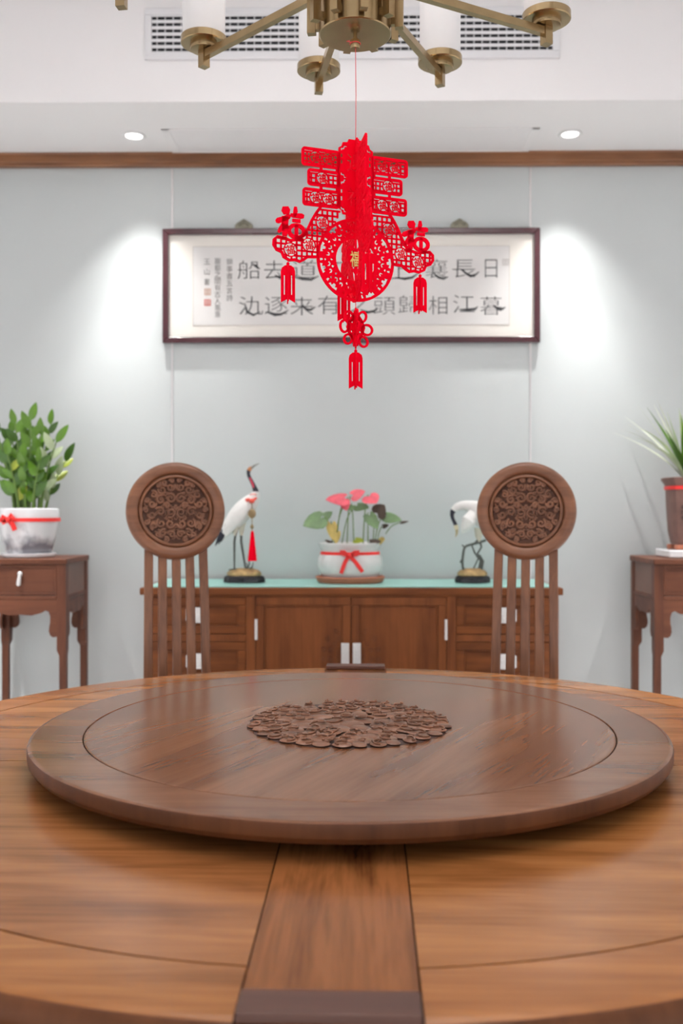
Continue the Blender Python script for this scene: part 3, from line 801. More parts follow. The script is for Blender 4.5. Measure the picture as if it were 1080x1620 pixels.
stems = [(-.075, .02, .31), (-.045, -.02, .34), (-.02, .015, .30), (.015, -.02, .355), (.05, -.01, .30), (.085, .0, .34), (.115, -.03, .27), (.135, .02, .20), (-.105, .0, .22), (-.06, -.06, .22), (.0, -.07, .20), (.06, -.06, .19), (-.11, -.03, .30), (.03, .04, .24)]
for i, (tx, ty, hh) in enumerate(stems):
    bx_, by_ = tx * .45, ty * .5
    pts = [Vector((bx_ + (tx * 1.0 - bx_) * (t ** 1.6), by_ + (ty - by_) * t, -.006 + hh * t)) for t in [k / 8 for k in range(9)]]
    sm = MB().tube(pts, [.0062 - .0042 * k / 8 for k in range(9)], 7).build('stem', stem_g, zz)
    nl = 5 + int(hh * 12)
    for k in range(nl):
        t = .22 + .78 * k / (nl - 1); q = t * 8; j = min(7, int(q)); P = pts[j].lerp(pts[j + 1], q - j)
        dirn = (pts[j + 1] - pts[j]).normalized()
        side = Vector((math.cos(i * 1.1), math.sin(i * 1.1) * .6, 0)).normalized() * (1 if k % 2 else -1)
        dd = (dirn * (1.0 if k < nl - 1 else 2.5) + side * rz_.uniform(.55, .9)).normalized()
        up = (Vector((0, -.8, .5)) + side * .3)
        mi = rz_.choice((0, 0, 0, 1, 1, 4)); 
        if i in (7, 6) and rz_.random() < .6: mi = 3
        if hh < .23 and rz_.random() < .25: mi = 2
        s = rz_.uniform(.75, 1.1)
        o = inst('leaf', zl_me[mi], sm); o.rotation_mode = 'QUATERNION'
        o.location = P; o.rotation_quaternion = frame_rot(dd, up).to_quaternion(); o.scale = (s * rz_.uniform(.85, 1.15), s, s)

# ------------------------------------------------------------------ orchid in clay pot on the right stand
op = thing('clay_pot', 'tall brown clay pot with dark brushed characters and a red band', 'pot', (1.278, 3.69, STZ))
MB().box(-.096, .096, -.085, .085, .0002, .030).build('tray', porcelain, op, bevel=.006)['label'] = 'white rectangular tray'
ft = MB()
for k in range(4):
    a = math.pi / 4 + k * math.pi / 2
    ft.box(.062 * math.cos(a) - .016, .062 * math.cos(a) + .016, .062 * math.sin(a) - .016, .062 * math.sin(a) + .016, .0302, .048)
ft.build('feet', clay_red, op, bevel=.004)
sq = lambda a: 1.0 / max(abs(math.cos(a)), abs(math.sin(a))) ** .55
pb = MB().lathe([(0, .0485), (.054, .0485), (.058, .056), (.066, .10), (.072, .20), (.074, .262), (.076, .274), (.088, .292), (.089, .300), (.083, .302), (.078, .294), (.070, .285), (0, .285)], 64, rfun=sq)
pb.build('pot_body', clay, op)
MB().lathe([(0, .2852), (.069, .2852), (.05, .292), (0, .294)], 24, rfun=sq).build('soil', soil, op)
MB().lathe([(.0765, .256), (.0782, .256), (.0786, .270), (.0768, .270), (.0765, .256)], 64, rfun=sq).build('ribbon', red_ribbon, op)
wr = MB()
fnp = lambda u, v, s: (u, -.0735 - (.0735 - .066) * (v - .10) / .12 + (-.0032, .0005)[s], v)
for i, ch in enumerate('花香滿'): put_glyph(wr, ch, -.012, .216 - .046 * i, .036, .036, fnp, .01)
for i, ch in enumerate('春日書'): put_glyph(wr, ch, -.044, .190 - .020 * i, .014, .014, fnp, .0)
wr.build('inscription', plain('pot_ink', (.03, .018, .014), .6), op)
orch = thing('orchid_plant', 'strap-leaved orchid fanning out of the brown clay pot', 'plant', (1.278, 3.69, STZ + .292))
ro = random.Random(8)
def strap_leaf(az, out, h, w, mat, droop=.3, base=.012, yoff=0.0):
    d = Vector((math.cos(az), math.sin(az), 0)); s = Vector((-math.sin(az), math.cos(az), 0)); n = 14; vs = []; fs = []
    for i in range(n + 1):
        t = i / n
        c = d * (base + out * t ** 1.35) + Vector((0, yoff, -.008 + h * (t - droop * t * t * t) / (1 - droop)))
        hw = w / 2 * (.45 + .55 * math.sin(math.pi * min(1, t * 1.1 + .12))) * (1 if t < .72 else max(.03, (1 - t) / .28) ** .8)
        for q in (-1, 0, 1): vs.append(c + s * hw * q - d * (abs(q) * hw * .35))
    for i in range(n):
        for j in range(2): a = i * 3 + j; fs.append((a, a + 1, a + 4, a + 3))
    k = len(vs); vs += [v + Vector((.0006, .0006, -.0008)) for v in vs]; fs += [tuple(reversed([q + k for q in f])) for f in fs]
    MB().add(vs, fs).build('leaf', mat, orch, ang=80)
PI = math.pi
for (az, out, h, w, mt, dr) in [(PI * 1.02, .145, .285, .026, leaf_g, .02), (PI * 1.10, .20, .20, .018, leaf_p, .25), (PI * .94, .215, .175, .018, leaf_p, .35), (PI * 1.3, .06, .25, .022, leaf_g, 0), (PI * .8, .10, .24, .018, leaf_p, .1),
                                (PI * 1.08, .16, .13, .016, leaf_p, .4), (PI * 1.5, .07, .24, .022, leaf_g, .0), (PI * .5, .06, .27, .020, leaf_p, .05), (PI * 1.15, .10, .20, .022, leaf_d, .05), (PI * 1.45, .09, .17, .022, leaf_d, .1), (PI * .05, .15, .25, .022, leaf_g, .1),
                                (-PI * .1, .18, .17, .018, leaf_g, .3), (PI * .25, .10, .27, .02, leaf_g, .05), (PI * 1.7, .1, .23, .02, leaf_g, .1), (PI * 1.25, .12, .14, .018, leaf_d, .3), (PI * 1.62, .05, .15, .02, leaf_d, .05), (PI * 1.04, .07, .27, .016, leaf_p, .0), (PI * 1.2, .04, .28, .016, leaf_p, .0)]:
    strap_leaf(az, out, h, w * 1.3, mt, dr)
leaf_w = plain('leaf_cream', (.70, .74, .60), .45, noise=.12, nscale=14)
for (az, out, h, w, mt, dr) in [(PI * .79, .285, .205, .032, leaf_w, .12), (PI * .745, .255, .27, .024, leaf_w, .05), (PI * .86, .22, .235, .022, leaf_w, .1), (PI * .9, .17, .30, .020, leaf_w, .0), (PI * 1.12, .13, .31, .016, leaf_w, .0), (PI * .7, .14, .31, .02, leaf_w, .0), (PI * 1.0, .24, .20, .018, leaf_w, .25)]:
    strap_leaf(az, out, h, w, mt, dr)
sp = MB().tube([(.0, -.02, 0), (-.005, -.03, .10), (-.01, -.035, .20)], .003, 6); sp.build('flower_stalk', stem_g, orch)
fl = MB()
for k in range(5):
    a = k * 2 * PI / 5; fl.ell((-.01 + .012 * math.cos(a), -.040, .205 + .012 * math.sin(a)), (.010, .004, .010), 8, 6)
fl.build('flower', plain('orchid_cream', (.80, .70, .42), .5, noise=.1), orch)

# ------------------------------------------------------------------ caladium bowl in the middle of the sideboard
bw = thing('planter_bowl', 'low white crackle bowl with a red bow on the sideboard', 'pot', (-.003, 3.68, TOPZ))
ty = MB(); ty.lathe([(0, .0003), (.118, .0003), (.126, .006), (.133, .022), (.130, .0255), (.124, .022), (.119, .009), (0, .009)], 56, squash=(1, .72)); ty.build('tray', clay_red, bw)
pc = plain('crackle_glaze', (.70, .69, .68), .2, noise=.06, nscale=25, bump=.2, bscale=70, coat=.4)
MB().lathe([(0, .0095), (.088, .0095), (.098, .014), (.118, .040), (.1245, .070), (.121, .096), (.110, .112), (.107, .122), (.113, .134), (.119, .143), (.121, .150), (.117, .152), (.108, .143), (.104, .13), (0, .13)], 56, squash=(1, .72)).build('bowl', pc, bw)
MB().lathe([(0, .1305), (.103, .1305), (.05, .138), (0, .139)], 24, squash=(1, .72)).build('soil', soil, bw)
MB().lathe([(.112, .1075), (.1140, .1075), (.1125, .1185), (.1105, .1185), (.112, .1075)], 56, squash=(1, .73)).build('ribbon', red_ribbon, bw)
bo = MB(); by = -.0925
strap(bo, [(-.004, by, .106), (-.022, by, .122), (-.036, by, .124), (-.030, by, .112), (-.004, by, .105)], .010)
strap(bo, [(-.004, by, .106), (.016, by, .120), (.032, by, .122), (.026, by, .111), (-.004, by, .105)], .012)
strap(bo, [(-.006, by, .106), (-.020, by, .080), (-.034, by, .040)], .015)
strap(bo, [(.000, by, .104), (.022, by, .080), (.046, by, .046)], .015)
bo.ell((-.003, by - .003, .106), (.010, .005, .008), 10, 6); bo.build('bow', red_ribbon, bw)
cal = thing('caladium_plant', 'caladium with pink and green drooping leaves in the white bowl', 'plant', (-.003, 3.68, TOPZ + .137))
def heart_leaf(mat, mat_rot, P, l, w, name='leaf'):
    out = [(0, .18), (.22, -.02), (.42, .05), (.50, .28), (.42, .55), (.22, .82), (0, 1.0)]
    poly = out + [(-u, v) for u, v in reversed(out[1:-1])]
    vs = [(0, .35 * l, .0)] + [(u * w, v * l - 0, -.10 * l * (u * u * 4) - .12 * l * max(0, v - .4) ** 2) for u, v in poly]; n = len(poly)
    fs = [(0, i + 1, (i + 1) % n + 1) for i in range(n)]; k = len(vs)
    vs += [(x, y, z - .001) for x, y, z in vs]; fs += [tuple(reversed([q + k for q in f])) for f in fs] + [(i + 1, k + i + 1, k + (i + 1) % n + 1, (i + 1) % n + 1) for i in range(n)]
    o = MB().add(vs, fs).build(name, mat, cal, ang=70)
    o.location = P; o.rotation_euler = mat_rot
    return o
def stalk(a, b): MB().tube(smooth_path([a, ((a[0] * .6 + b[0] * .4), (a[1] + b[1]) / 2, (a[2] * .35 + b[2] * .65)), b], 4), .0022, 6).build('stalk', stem_g, cal)
R_ = math.radians
U2 = .002405   # metres per unit at the bowl
def cp(dx, dy, y=0.0): return (dx * U2, y, dy * U2)       # units right of / above the soil centre
for (mt, tip, d, nrm, l, w, foot) in [
        (pink, cp(-3, 78, -.02), (-1, -.2, -.08), (0, -.62, .78), .088, .078, cp(-25, 0)), (pink, cp(0, 80, -.01), (.9, -.1, .32), (-.2, -.7, .65), .060, .062, cp(-5, 0)), (pink, cp(-10, 74, -.03), (.25, -.3, -1), (-.3, -.9, .2), .045, .042, cp(-22, 0)), (pink, cp(28, 82, -.01), (.5, -.5, -.5), (0, -.7, .7), .055, .075, cp(20, 0)),
        (cal_g, cp(2, 68, -.01), (-.8, -.5, -.35), (0, -.7, .7), .05, .055, cp(6, 0)), (cal_g, cp(8, 66, .0), (.7, -.4, -.15), (0, -.6, .8), .06, .060, cp(-14, 0)), (cal_g, cp(-40, 48, -.02), (-1, -.3, -.42), (.1, -.8, .6), .092, .082, cp(-24, 0)), (cal_g, cp(-44, 46, .0), (.6, .1, .35), (0, -.8, .6), .045, .04, cp(-22, 0)),
        (cal_g, cp(28, 54, -.02), (.55, -.4, -.9), (.3, -.9, .3), .078, .055, cp(28, 0)), (cal_d, cp(40, 50, -.02), (.6, -.2, .7), (-.4, -.8, .1), .052, .070, cp(36, 0)), (cal_g, cp(52, 50, -.01), (1, -.3, -.28), (0, -.75, .66), .075, .055, cp(38, 0)), (cal_d, cp(50, 32, .0), (.9, 0, .2), (0, -.8, .6), .028, .022, cp(42, 0)), (cal_d, cp(78, 38, .0), (1, 0, .15), (0, -.9, .4), .036, .012, cp(56, 20)),
        (cal_y, cp(-30, 40, -.02), (.12, -.3, -1), (0, -1, .2), .075, .042, cp(-28, 0)), (cal_y, cp(-20, 26, -.03), (-.1, -.3, -1), (.2, -1, .2), .055, .030, cp(-24, 0)), (leaf_y, cp(6, 12, -.03), (.7, -.3, -.1), (0, -.6, .8), .04, .04, cp(4, 0)), (cal_d, cp(28, 8, -.03), (.8, -.2, .05), (0, -.5, .8), .05, .05, cp(34, 0)), (cal_y, cp(44, 9, -.02), (.6, -.4, .2), (0, -.7, .6), .03, .04, cp(44, 0)), (cal_d, cp(-26, 6, -.03), (-.5, -.3, .2), (0, -.6, .8), .04, .03, cp(-26, 0))]:
    lf = heart_leaf(mt, (0, 0, 0), tip, l, w); lf.rotation_mode = 'QUATERNION'; lf.rotation_quaternion = frame_rot(Vector(d), Vector(nrm)).to_quaternion()
    if tip[2] > .05: stalk(foot, tip)

# ------------------------------------------------------------------ crane figurines
def crane_base(c, hw):
    pl = MB().lathe([(0, .0003), (hw, .0003), (hw, .014), (hw * .93, .024), (hw * .80, .027), (0, .027)], 8, squash=(1, .62)); pl.build('plinth', black, c, bevel=.002)
    rk = MB().lathe([(0, .0272), (hw * .78, .0272), (hw * .80, .036), (hw * .66, .047), (hw * .4, .054), (0, .055)], 26, squash=(1, .62), rfun=lambda a: 1 + .05 * math.sin(5 * a) + .04 * math.sin(9 * a + 1)); rk.build('rock', rock_gold, c)
K = .002405
c1 = thing('crane_figurine', 'white crane figurine standing upright with its black neck raised', 'figurine', (-.4065, 3.68, TOPZ))
crane_base(c1, .080)
def q1(px, py, y=0.0): return ((px - 386) * K, y, (922 - py) * K)
path = [q1(343, 860), q1(348, 852), q1(356, 842), q1(366, 830), q1(378, 815), q1(389, 803), q1(398, 793), q1(404, 785), q1(405, 778), q1(402.5, 772), q1(399, 764), q1(395, 757), q1(392, 750), q1(393, 744.5), q1(396, 741), q1(399, 739)]
rad = [2, 5, 9, 14, 17, 16, 13, 8.5, 5.5, 3.6, 3.0, 2.8, 2.8, 3.8, 3.4, 1.6]
m = MB().tube(path, [r * K for r in rad], 14, flat=.8, mids=[0] * 8 + [1] * 4 + [2, 3, 3], ref=(0, 1, 0))
bd = m.build('body', [feather, plain('neck_black', (.02, .02, .035), .5), plain('neck_black2', (.02, .02, .035), .5), plain('crown_rust', (.50, .20, .08), .5)], c1, ang=80)
md_ = bd.modifiers.new('sub', 'SUBSURF'); md_.levels = 1; md_.render_levels = 1
MB().tube([q1(397, 741), q1(403, 736.5), q1(410, 733.5)], [.0055, .0035, .001], 8).build('beak', plain('beak_grey', (.22, .22, .20), .4), c1)
MB().tube([q1(395, 756, -.006), q1(399.5, 766, -.007), q1(401, 772, -.008)], [.003, .004, .003], 8).build('throat_stripe', plain('throat_red', (.75, .05, .10), .5), c1)
tl = MB()
for a, b in (((353, 838), (346, 862)), ((357, 836), (350, 858)), ((350, 842), (341, 864)), ((359, 830), (352, 846))): tl.tube([q1(*a, -.018), q1((a[0] + b[0]) / 2 + 1, (a[1] + b[1]) / 2, -.02), q1(*b, -.015)], [.006, .007, .001], 8)
tl.build('tail_plumes', plain('neck_black', (.02, .02, .035), .5), c1)
wg = MB().tube([q1(402, 794, -.020), q1(390, 803, -.034), q1(374, 821, -.034), q1(358, 843, -.024), q1(350, 854, -.014)], [.012, .022, .026, .016, .002], 10, flat=.35, ref=(0, 1, 0)); wg.build('wing', feather, c1)
for pts in ([(373, 836, -.01), (372, 850, -.012), (371, 858, -.012), (371, 900, -.012)], [(381, 834, .008), (381, 850, .006), (381, 858, .006), (388, 901, .004)]):
    t = [q1(*p_) for p_ in pts]
    MB().tube([t[0]] + t[1:], [.011, .0042, .0046, .0030], 8).build('leg', bronze, c1)
    e_ = t[-1]; fo = MB()
    for a in (-.5, .2, .9, 3.1): fo.tube([(e_[0], e_[1], e_[2] - .001), (e_[0] + .022 * math.cos(a), e_[1] - .014 * math.sin(a), e_[2] - .004)], [.003, .0015], 6)
    fo.build('foot', bronze, c1)
th = MB().tube([q1(371, 824, -.006), q1(372.5, 836, -.010), q1(372, 848, -.012)], [.022, .013, .005], 10); th.tube([q1(382, 820, .004), q1(381.5, 834, .008), q1(381, 848, .006)], [.022, .013, .005], 10)
th.build('thighs', plain('feather_cream', (.70, .66, .55), .6, noise=.08, nscale=40), c1)
tw = MB()
for pts in ([(391, 903), (395, 892), (393, 880)], [(391, 903), (399, 898), (401, 890)], [(388, 902), (392, 896), (390, 890)]): tw.tube([q1(*p_, -.015) for p_ in pts], [.004, .003, .0015], 6)
tw.build('twigs', bronze, c1)
# pendant tassel around its neck
pd = thing('tassel_pendant', 'bronze disc pendant with red silk tassel hanging from the upright crane', 'pendant', (-.4065, 3.68, TOPZ))
kn = MB().ell(q1(399.5, 793, -.034), (.011, .008, .009), 10, 7); kn.tube([q1(395, 790, -.028), q1(391, 792, -.036)], [.004, .007], 8); kn.tube([q1(403, 791, -.03), q1(407, 788, -.03)], [.005, .004], 8)
kn.tube([q1(401 + 6.6 * math.cos(a), 786 - 4.0 * math.sin(a), .0 - .020 * math.cos(a - 1.57)) for a in [k * 6.2832 / 16 for k in range(17)]], .0014, 6)
kn.build('knot', plain('knot_coral', (.85, .12, .08), .5), pd)
MB().tube([q1(399.5, 793, -.036), q1(400, 822, -.037), q1(400, 846, -.037)], .0018, 6).build('cord', brass_d, pd)
ds = MB().lathe([(0, -.003), (.012, -.004), (.0155, -.002), (.0155, .002), (.012, .004), (0, .003)], 26, squash=(.95, 1.15)); ds.xf(Matrix.Translation(q1(400, 813, -.038)) @ Matrix.Rotation(R_(90), 4, 'X')); ds.build('disc', brass_d, pd)
MB().ell(q1(400, 833.5, -.037), (.007, .007, .009), 10, 7).build('bead', brass_d, pd)
ts = MB().lathe([(0, .0), (.0165, .0), (.0155, .012), (.011, .055), (.0075, .092), (.0055, .108), (.002, .114), (0, .114)], 28, rfun=lambda a: 1 + .06 * math.cos(14 * a)); ts.xf(Matrix.Translation(q1(400.5, 887, -.037))); ts.build('tassel', red_felt, pd)

c2_ = thing('crane_figurine', 'white crane figurine bowing its head beside gnarled branches', 'figurine', (.462, 3.68, TOPZ), group=None)
crane_base(c2_, .068)
def q2(px, py, y=0.0): return ((px - 747) * K, y, (922 - py) * K)
path = [q2(800, 852), q2(792, 842), q2(780, 830), q2(768, 818), q2(757, 809), q2(747, 803), q2(738, 800), q2(729, 800), q2(721, 803), q2(716, 808), q2(714, 814), q2(715, 820), q2(718, 826), q2(720.5, 831), q2(721.5, 836), q2(722, 840)]
rad = [2, 9, 17, 21, 18, 12, 8.5, 7.5, 6.5, 5, 3.4, 2.8, 2.8, 3.0, 4.0, 2.2]
m = MB().tube(path, [r * K for r in rad], 14, flat=.8, mids=[0] * 9 + [1] * 4 + [2, 2], ref=(0, 1, 0))
bd = m.build('body', [feather, plain('neck_black', (.02, .02, .035), .5), plain('head_cream', (.72, .66, .45), .5)], c2_, ang=80)
md_ = bd.modifiers.new('sub', 'SUBSURF'); md_.levels = 1; md_.render_levels = 1
MB().tube([q2(722, 838), q2(722, 845), q2(720, 850)], [.006, .004, .001], 8).build('beak', plain('beak_ochre', (.45, .38, .20), .4), c2_)
wg = MB().tube([q2(748, 812, -.02), q2(740, 824, -.034), q2(733, 836, -.03), q2(729, 844, -.018)], [.020, .028, .018, .003], 10, flat=.5, ref=(0, 1, 0)); wg.tube([q2(756, 808, -.03), q2(766, 826, -.045), q2(778, 848, -.03)], [.02, .034, .004], 10, flat=.4, ref=(0, 1, 0)); wg.build('wing', feather, c2_)
th = MB().tube([q2(758, 836), q2(756, 850), q2(758, 858)], [.022, .012, .004], 10); th.build('thighs', plain('feather_cream', (.70, .66, .55), .6, noise=.08, nscale=40), c2_)
MB().tube([q2(758, 856), q2(761, 866), q2(755, 876), q2(760, 888), q2(756, 903)], [.005, .0036, .004, .005, .0035], 8).build('leg', bronze, c2_)
MB().tube([q2(756, 854), q2(746, 864), q2(750, 874), q2(756, 884), q2(747, 903)], [.004, .0034, .0036, .003, .003], 8).build('leg', bronze, c2_)
br = MB().tube(smooth_path([q2(733, 905), q2(731, 892), q2(732, 878), q2(735, 866), q2(744, 862), q2(756, 859), q2(768, 855)], 3), .0048, 8); br.tube([q2(732, 892), q2(728, 889), q2(729, 886)], [.004, .005, .002], 6); br.tube([q2(734, 866), q2(730, 862)], [.004, .002], 6); br.tube([q2(760, 905), q2(763, 888), q2(758, 878)], [.006, .006, .003], 8)
br.build('branch', bronze, c2_)

# ------------------------------------------------------------------ framed calligraphy
FY = 3.872; FK = FY / 1530
pic = thing('framed_calligraphy', 'wide dark-framed brush calligraphy scroll on the wall behind the lantern', 'picture', (0, FY, 2.0924))
PW, PH, B = .757, .2303, .0245
fr = MB()
def frame_side(poly_pts): fr.prism(poly_pts, lambda u, v, s: (u, (.0, .0275)[s], v))
frame_side([(-PW, PH), (PW, PH), (PW - B, PH - B), (-PW + B, PH - B)]); frame_side([(-PW, -PH), (PW, -PH), (PW - B, -PH + B), (-PW + B, -PH + B)])
frame_side([(-PW, PH), (-PW, -PH), (-PW + B, -PH + B), (-PW + B, PH - B)]); frame_side([(PW, PH), (PW, -PH), (PW - B, -PH + B), (PW - B, PH - B)])
fr.build('frame', frame_mat, pic, bevel=.004, recalc=True)
MB().box(-PW + B - .002, PW - B + .002, .016, .026, -PH + B - .002, PH - B + .002).build('mount', mount, pic)
def pp(px, py): return ((px - 555) * FK, CAM_H + (805 - py) * FK - 2.0924)
x0, z1_ = pp(304, 388); x1, z0_ = pp(806, 513)
MB().box(x0, x1, .0146, .0159, z0_, z1_).build('paper', paper, pic)
ln = MB()
for (a, b_, c_, d_) in ((x0, x1, z1_ - .001, z1_ + .001), (x0, x1, z0_ - .001, z0_ + .001), (x0 - .001, x0 + .001, z0_, z1_), (x1 - .001, x1 + .001, z0_, z1_)): ln.box(a, b_, .0142, .0158, c_, d_)
ln.build('border_line', plain('border_tone', (.52, .48, .45), .8), pic)
tx = MB(); fnw = lambda u, v, s: (u, (.0139, .0145)[1 - s], v)
for ch, px, py, w_ in [('船', 393, 425, 36), ('去', 433, 425, 32), ('道', 481, 424, 40), ('江', 527, 425, 34), ('人', 580, 425, 32), ('上', 632, 426, 36), ('襄', 691, 424, 36), ('長', 734, 424, 36), ('日', 777, 424, 25),
                       ('氿', 396, 482, 38), ('逐', 436, 482, 36), ('来', 477, 483, 36), ('有', 520, 481, 36), ('之', 566, 481, 32), ('頭', 608, 483, 34), ('歸', 648, 481, 36), ('相', 693, 482, 30), ('江', 734, 480, 34), ('暮', 777, 483, 34)]:
    u, v = pp(px, py); tx = MB(); put_glyph(tx, ch, u, v, w_ * FK, 29 * FK, fnw, -.014); tx.build('brush_character', ink, pic, smooth=False)
tx = MB()
# swelling brush tails of the clerical hand
def tail(p, wmax):
    pts = [pp(*q) for q in p]; n = len(pts)
    ws = [FK * wmax * (.25 + .95 * math.sin(math.pi * min(1, .12 + .8 * i / (n - 1))) ** 2) for i in range(n)]
    t_ = MB(); t_.stroke(pts, ws, fnw); t_.build('brush_tail', ink, pic, smooth=False)
for p_ in ([(728, 424), (738, 432), (745, 436), (752, 434), (758, 429)], [(684, 430), (694, 438), (702, 440), (709, 437)], [(625, 438), (640, 440), (652, 438), (662, 431)], [(462, 436), (478, 440), (492, 441), (504, 435)],
           [(420, 492), (434, 497), (444, 496), (456, 489)], [(477, 480), (484, 488), (491, 489), (499, 484)], [(386, 478), (390, 492), (400, 497), (411, 492)], [(726, 489), (742, 489), (752, 488), (756, 484)], [(780, 482), (789, 488), (795, 488), (800, 485)],
           [(668, 372), (668, 372)][0:0] or [(570, 489), (582, 493), (592, 491), (598, 486)], [(398, 416), (404, 419), (409, 423)], [(434, 434), (441, 437), (446, 441)]):
    tail(p_, 3.6)
for px, py0_, chs, pit in ((362, 412, '鎖事書五言詩', 11.5), (343, 411, '巖壑之間有古人風意', 10.6), (326, 412, '玉山書', 16)):
    for i, ch in enumerate(chs):
        u, v = pp(px, py0_ + i * pit); cl = MB(); put_glyph(cl, ch, u, v, 10 * FK, 10 * FK, fnw, -.004); cl.build('small_character', ink_soft, pic, smooth=False)
for name, mt, px, py in (('seal', seal_a, 327, 460), ('seal', seal_b, 327, 477), ('seal', plain('seal_grey', (.55, .52, .50), .8), 800, 414)):
    u, v = pp(px, py); s_ = 4.6 * FK
    sl_ = MB(); sl_.stroke([(u - s_, v - s_), (u + s_, v - s_), (u + s_, v + s_), (u - s_, v + s_)], 2.0 * FK, fnw, closed=True)
    for k in (-.4, 0, .4): sl_.box(u - s_ * .8, u + s_ * .8, .0139, .0145, v + k * s_ * 1.4 - .0016, v + k * s_ * 1.4 + .0016)
    sl_.box(u - .0015, u + .0015, .0139, .0145, v - s_ * .8, v + s_ * .8)
    sl_.build(name, mt, pic)
hk = MB()
hk.prism([(-.036, 0), (.036, 0), (.036, .012), (.028, .022), (.018, .027), (.008, .034), (0, .038), (-.008, .034), (-.018, .027), (-.028, .022), (-.036, .012)], lambda u, v, s: (u, (.008, .018)[s], v))
for a in (40, 65, 90, 115, 140): hk.ell((.022 * math.cos(R_(a)), .007, .004 + .020 * math.sin(R_(a))), (.006, .003, .007), 8, 6)
hk_me = hk.mesh('hanger', plain('hanger_bronze', (.21, .20, .15), .45, .5, noise=.3, nscale=60))
for x in (-.430, .435): inst('hanger', hk_me, pic, (x, 0, PH + .0002))

# ------------------------------------------------------------------ chandelier
HX, HY = .0075, 1.7415
chd = thing('chandelier', 'ten-armed aged brass chandelier with white cylinder shades', 'chandelier', (HX, HY, 0))
MB().lathe([(0, 2.0485), (.0632, 2.0485), (.0650, 2.0500), (.0650, 2.132), (.058, 2.140), (0, 2.140)], 72).build('hub', brass, chd, ang=30)
MB().lathe([(.011, 2.1405), (.011, 2.93), (.055, 2.95), (.065, 2.99), (.065, 2.9995), (0, 2.9995)], 40).build('stem', brass, chd)
MB().lathe([(.0035, 2.0484), (.0035, 2.041), (.0082, 2.040), (.0088, 2.038), (.0088, 2.027), (.0078, 2.025), (0, 2.025)], 24).build('finial', brass, chd)
AZ = 2.1557; AR = .439
am = MB()
prof = [(.0795, 2.056), (.0795, 2.10), (.0795, 2.122)] + [(.0795 + .034 - .034 * math.cos(R_(a)), AZ - .034 + .034 * math.sin(R_(a))) for a in (18, 36, 54, 72, 90)] + [(.2, AZ), (AR, AZ)]
vs = []; n = len(prof)
for i, (r, z) in enumerate(prof):
    a, b = prof[max(i - 1, 0)], prof[min(i + 1, n - 1)]
    d = Vector((b[0] - a[0], 0, b[1] - a[1])).normalized(); nn = Vector((-d.z, 0, d.x))
    for s_, t_ in ((-1, -1), (1, -1), (1, 1), (-1, 1)): vs.append(Vector((r, 0, z)) + Vector((0, s_ * .0066, 0)) + nn * t_ * .0075)
fs = [(i * 4 + q, i * 4 + (q + 1) % 4, (i + 1) * 4 + (q + 1) % 4, (i + 1) * 4 + q) for i in range(n - 1) for q in range(4)] + [(3, 2, 1, 0), tuple((n - 1) * 4 + q for q in range(4))]
am.add(vs, fs)
am.box(.062, .074, -.005, .005, 2.062, 2.074)
arm_me = am.mesh('arm', brass)
fin_me2 = MB().box(AR - .0088, AR + .0088, -.0088, .0088, 2.1305, 2.1655).mesh('end_block', brass)
cup_me = MB().lathe([(0, 2.1658), (.0215, 2.1658), (.0285, 2.167), (.0295, 2.169), (.0295, 2.177), (.034, 2.1775), (.0465, 2.1780), (.0485, 2.1795), (.0485, 2.1925), (.0465, 2.1940), (0, 2.1940)], 40, (AR, 0, 0)).mesh('cup', brass, ang=30)
shade_me = MB().lathe([(.0, 2.1942), (.0440, 2.1942), (.0450, 2.196), (.0450, 2.372), (.0430, 2.373), (.0420, 2.370), (.0420, 2.198), (0, 2.197)], 40, (AR, 0, 0)).mesh('shade', opal)
def bulb(x, y, z, power):
    d = bpy.data.lights.new('bulb', 'POINT'); d.energy = power; d.shadow_soft_size = .018; d.color = (1, .985, .98)
    o = bpy.data.objects.new('bulb', d); COL.objects.link(o); o.location = (x, y, z)
BULB = 22
for k in range(10):
    th_ = -10.5 + 36 * k                      # degrees clockwise from +Y seen from above
    rot = (0, 0, R_(90 - th_))
    a_ = inst('arm', arm_me, chd, rot=rot)
    inst('end_block', fin_me2, a_); inst('cup', cup_me, a_); inst('shade', shade_me, a_)
    bulb(HX + AR * math.sin(R_(th_)), HY + AR * math.cos(R_(th_)), 2.335, BULB)

# ------------------------------------------------------------------ hanging paper-cut ornament
U = .0011382
orn = thing('hanging_ornament', 'red cut-out spring festival ornament hanging from the chandelier on a thread', 'ornament', (.0085, 1.7415, CAM_H), R_(21))
TH = .0030
def fo(u, y, s): return (u * U, (s - .5) * TH, (805 - y) * U)
def add_sheet(mb, loops):
    vs, fs = holed(loops)
    mb.add([(x * U, (1 if z > 0 else -1) * .5 * TH, (805 - y) * U) for x, y, z in vs], [tuple(reversed(f)) for f in fs])
def rrect(x0, x1, y0, y1, r):
    return arc(x1 - r, y1 - r, r, 0, 90, 4) + arc(x0 + r, y1 - r, r, 90, 180, 4) + arc(x0 + r, y0 + r, r, 180, 270, 4) + arc(x1 - r, y0 + r, r, 270, 360, 4)
def inside(p, poly):
    x, y = p; c = False; n = len(poly)
    for i in range(n):
        x1_, y1_ = poly[i]; x2_, y2_ = poly[i - 1]
        if (y1_ > y) != (y2_ > y) and x < (x2_ - x1_) * (y - y1_) / (y2_ - y1_) + x1_: c = not c
    return c
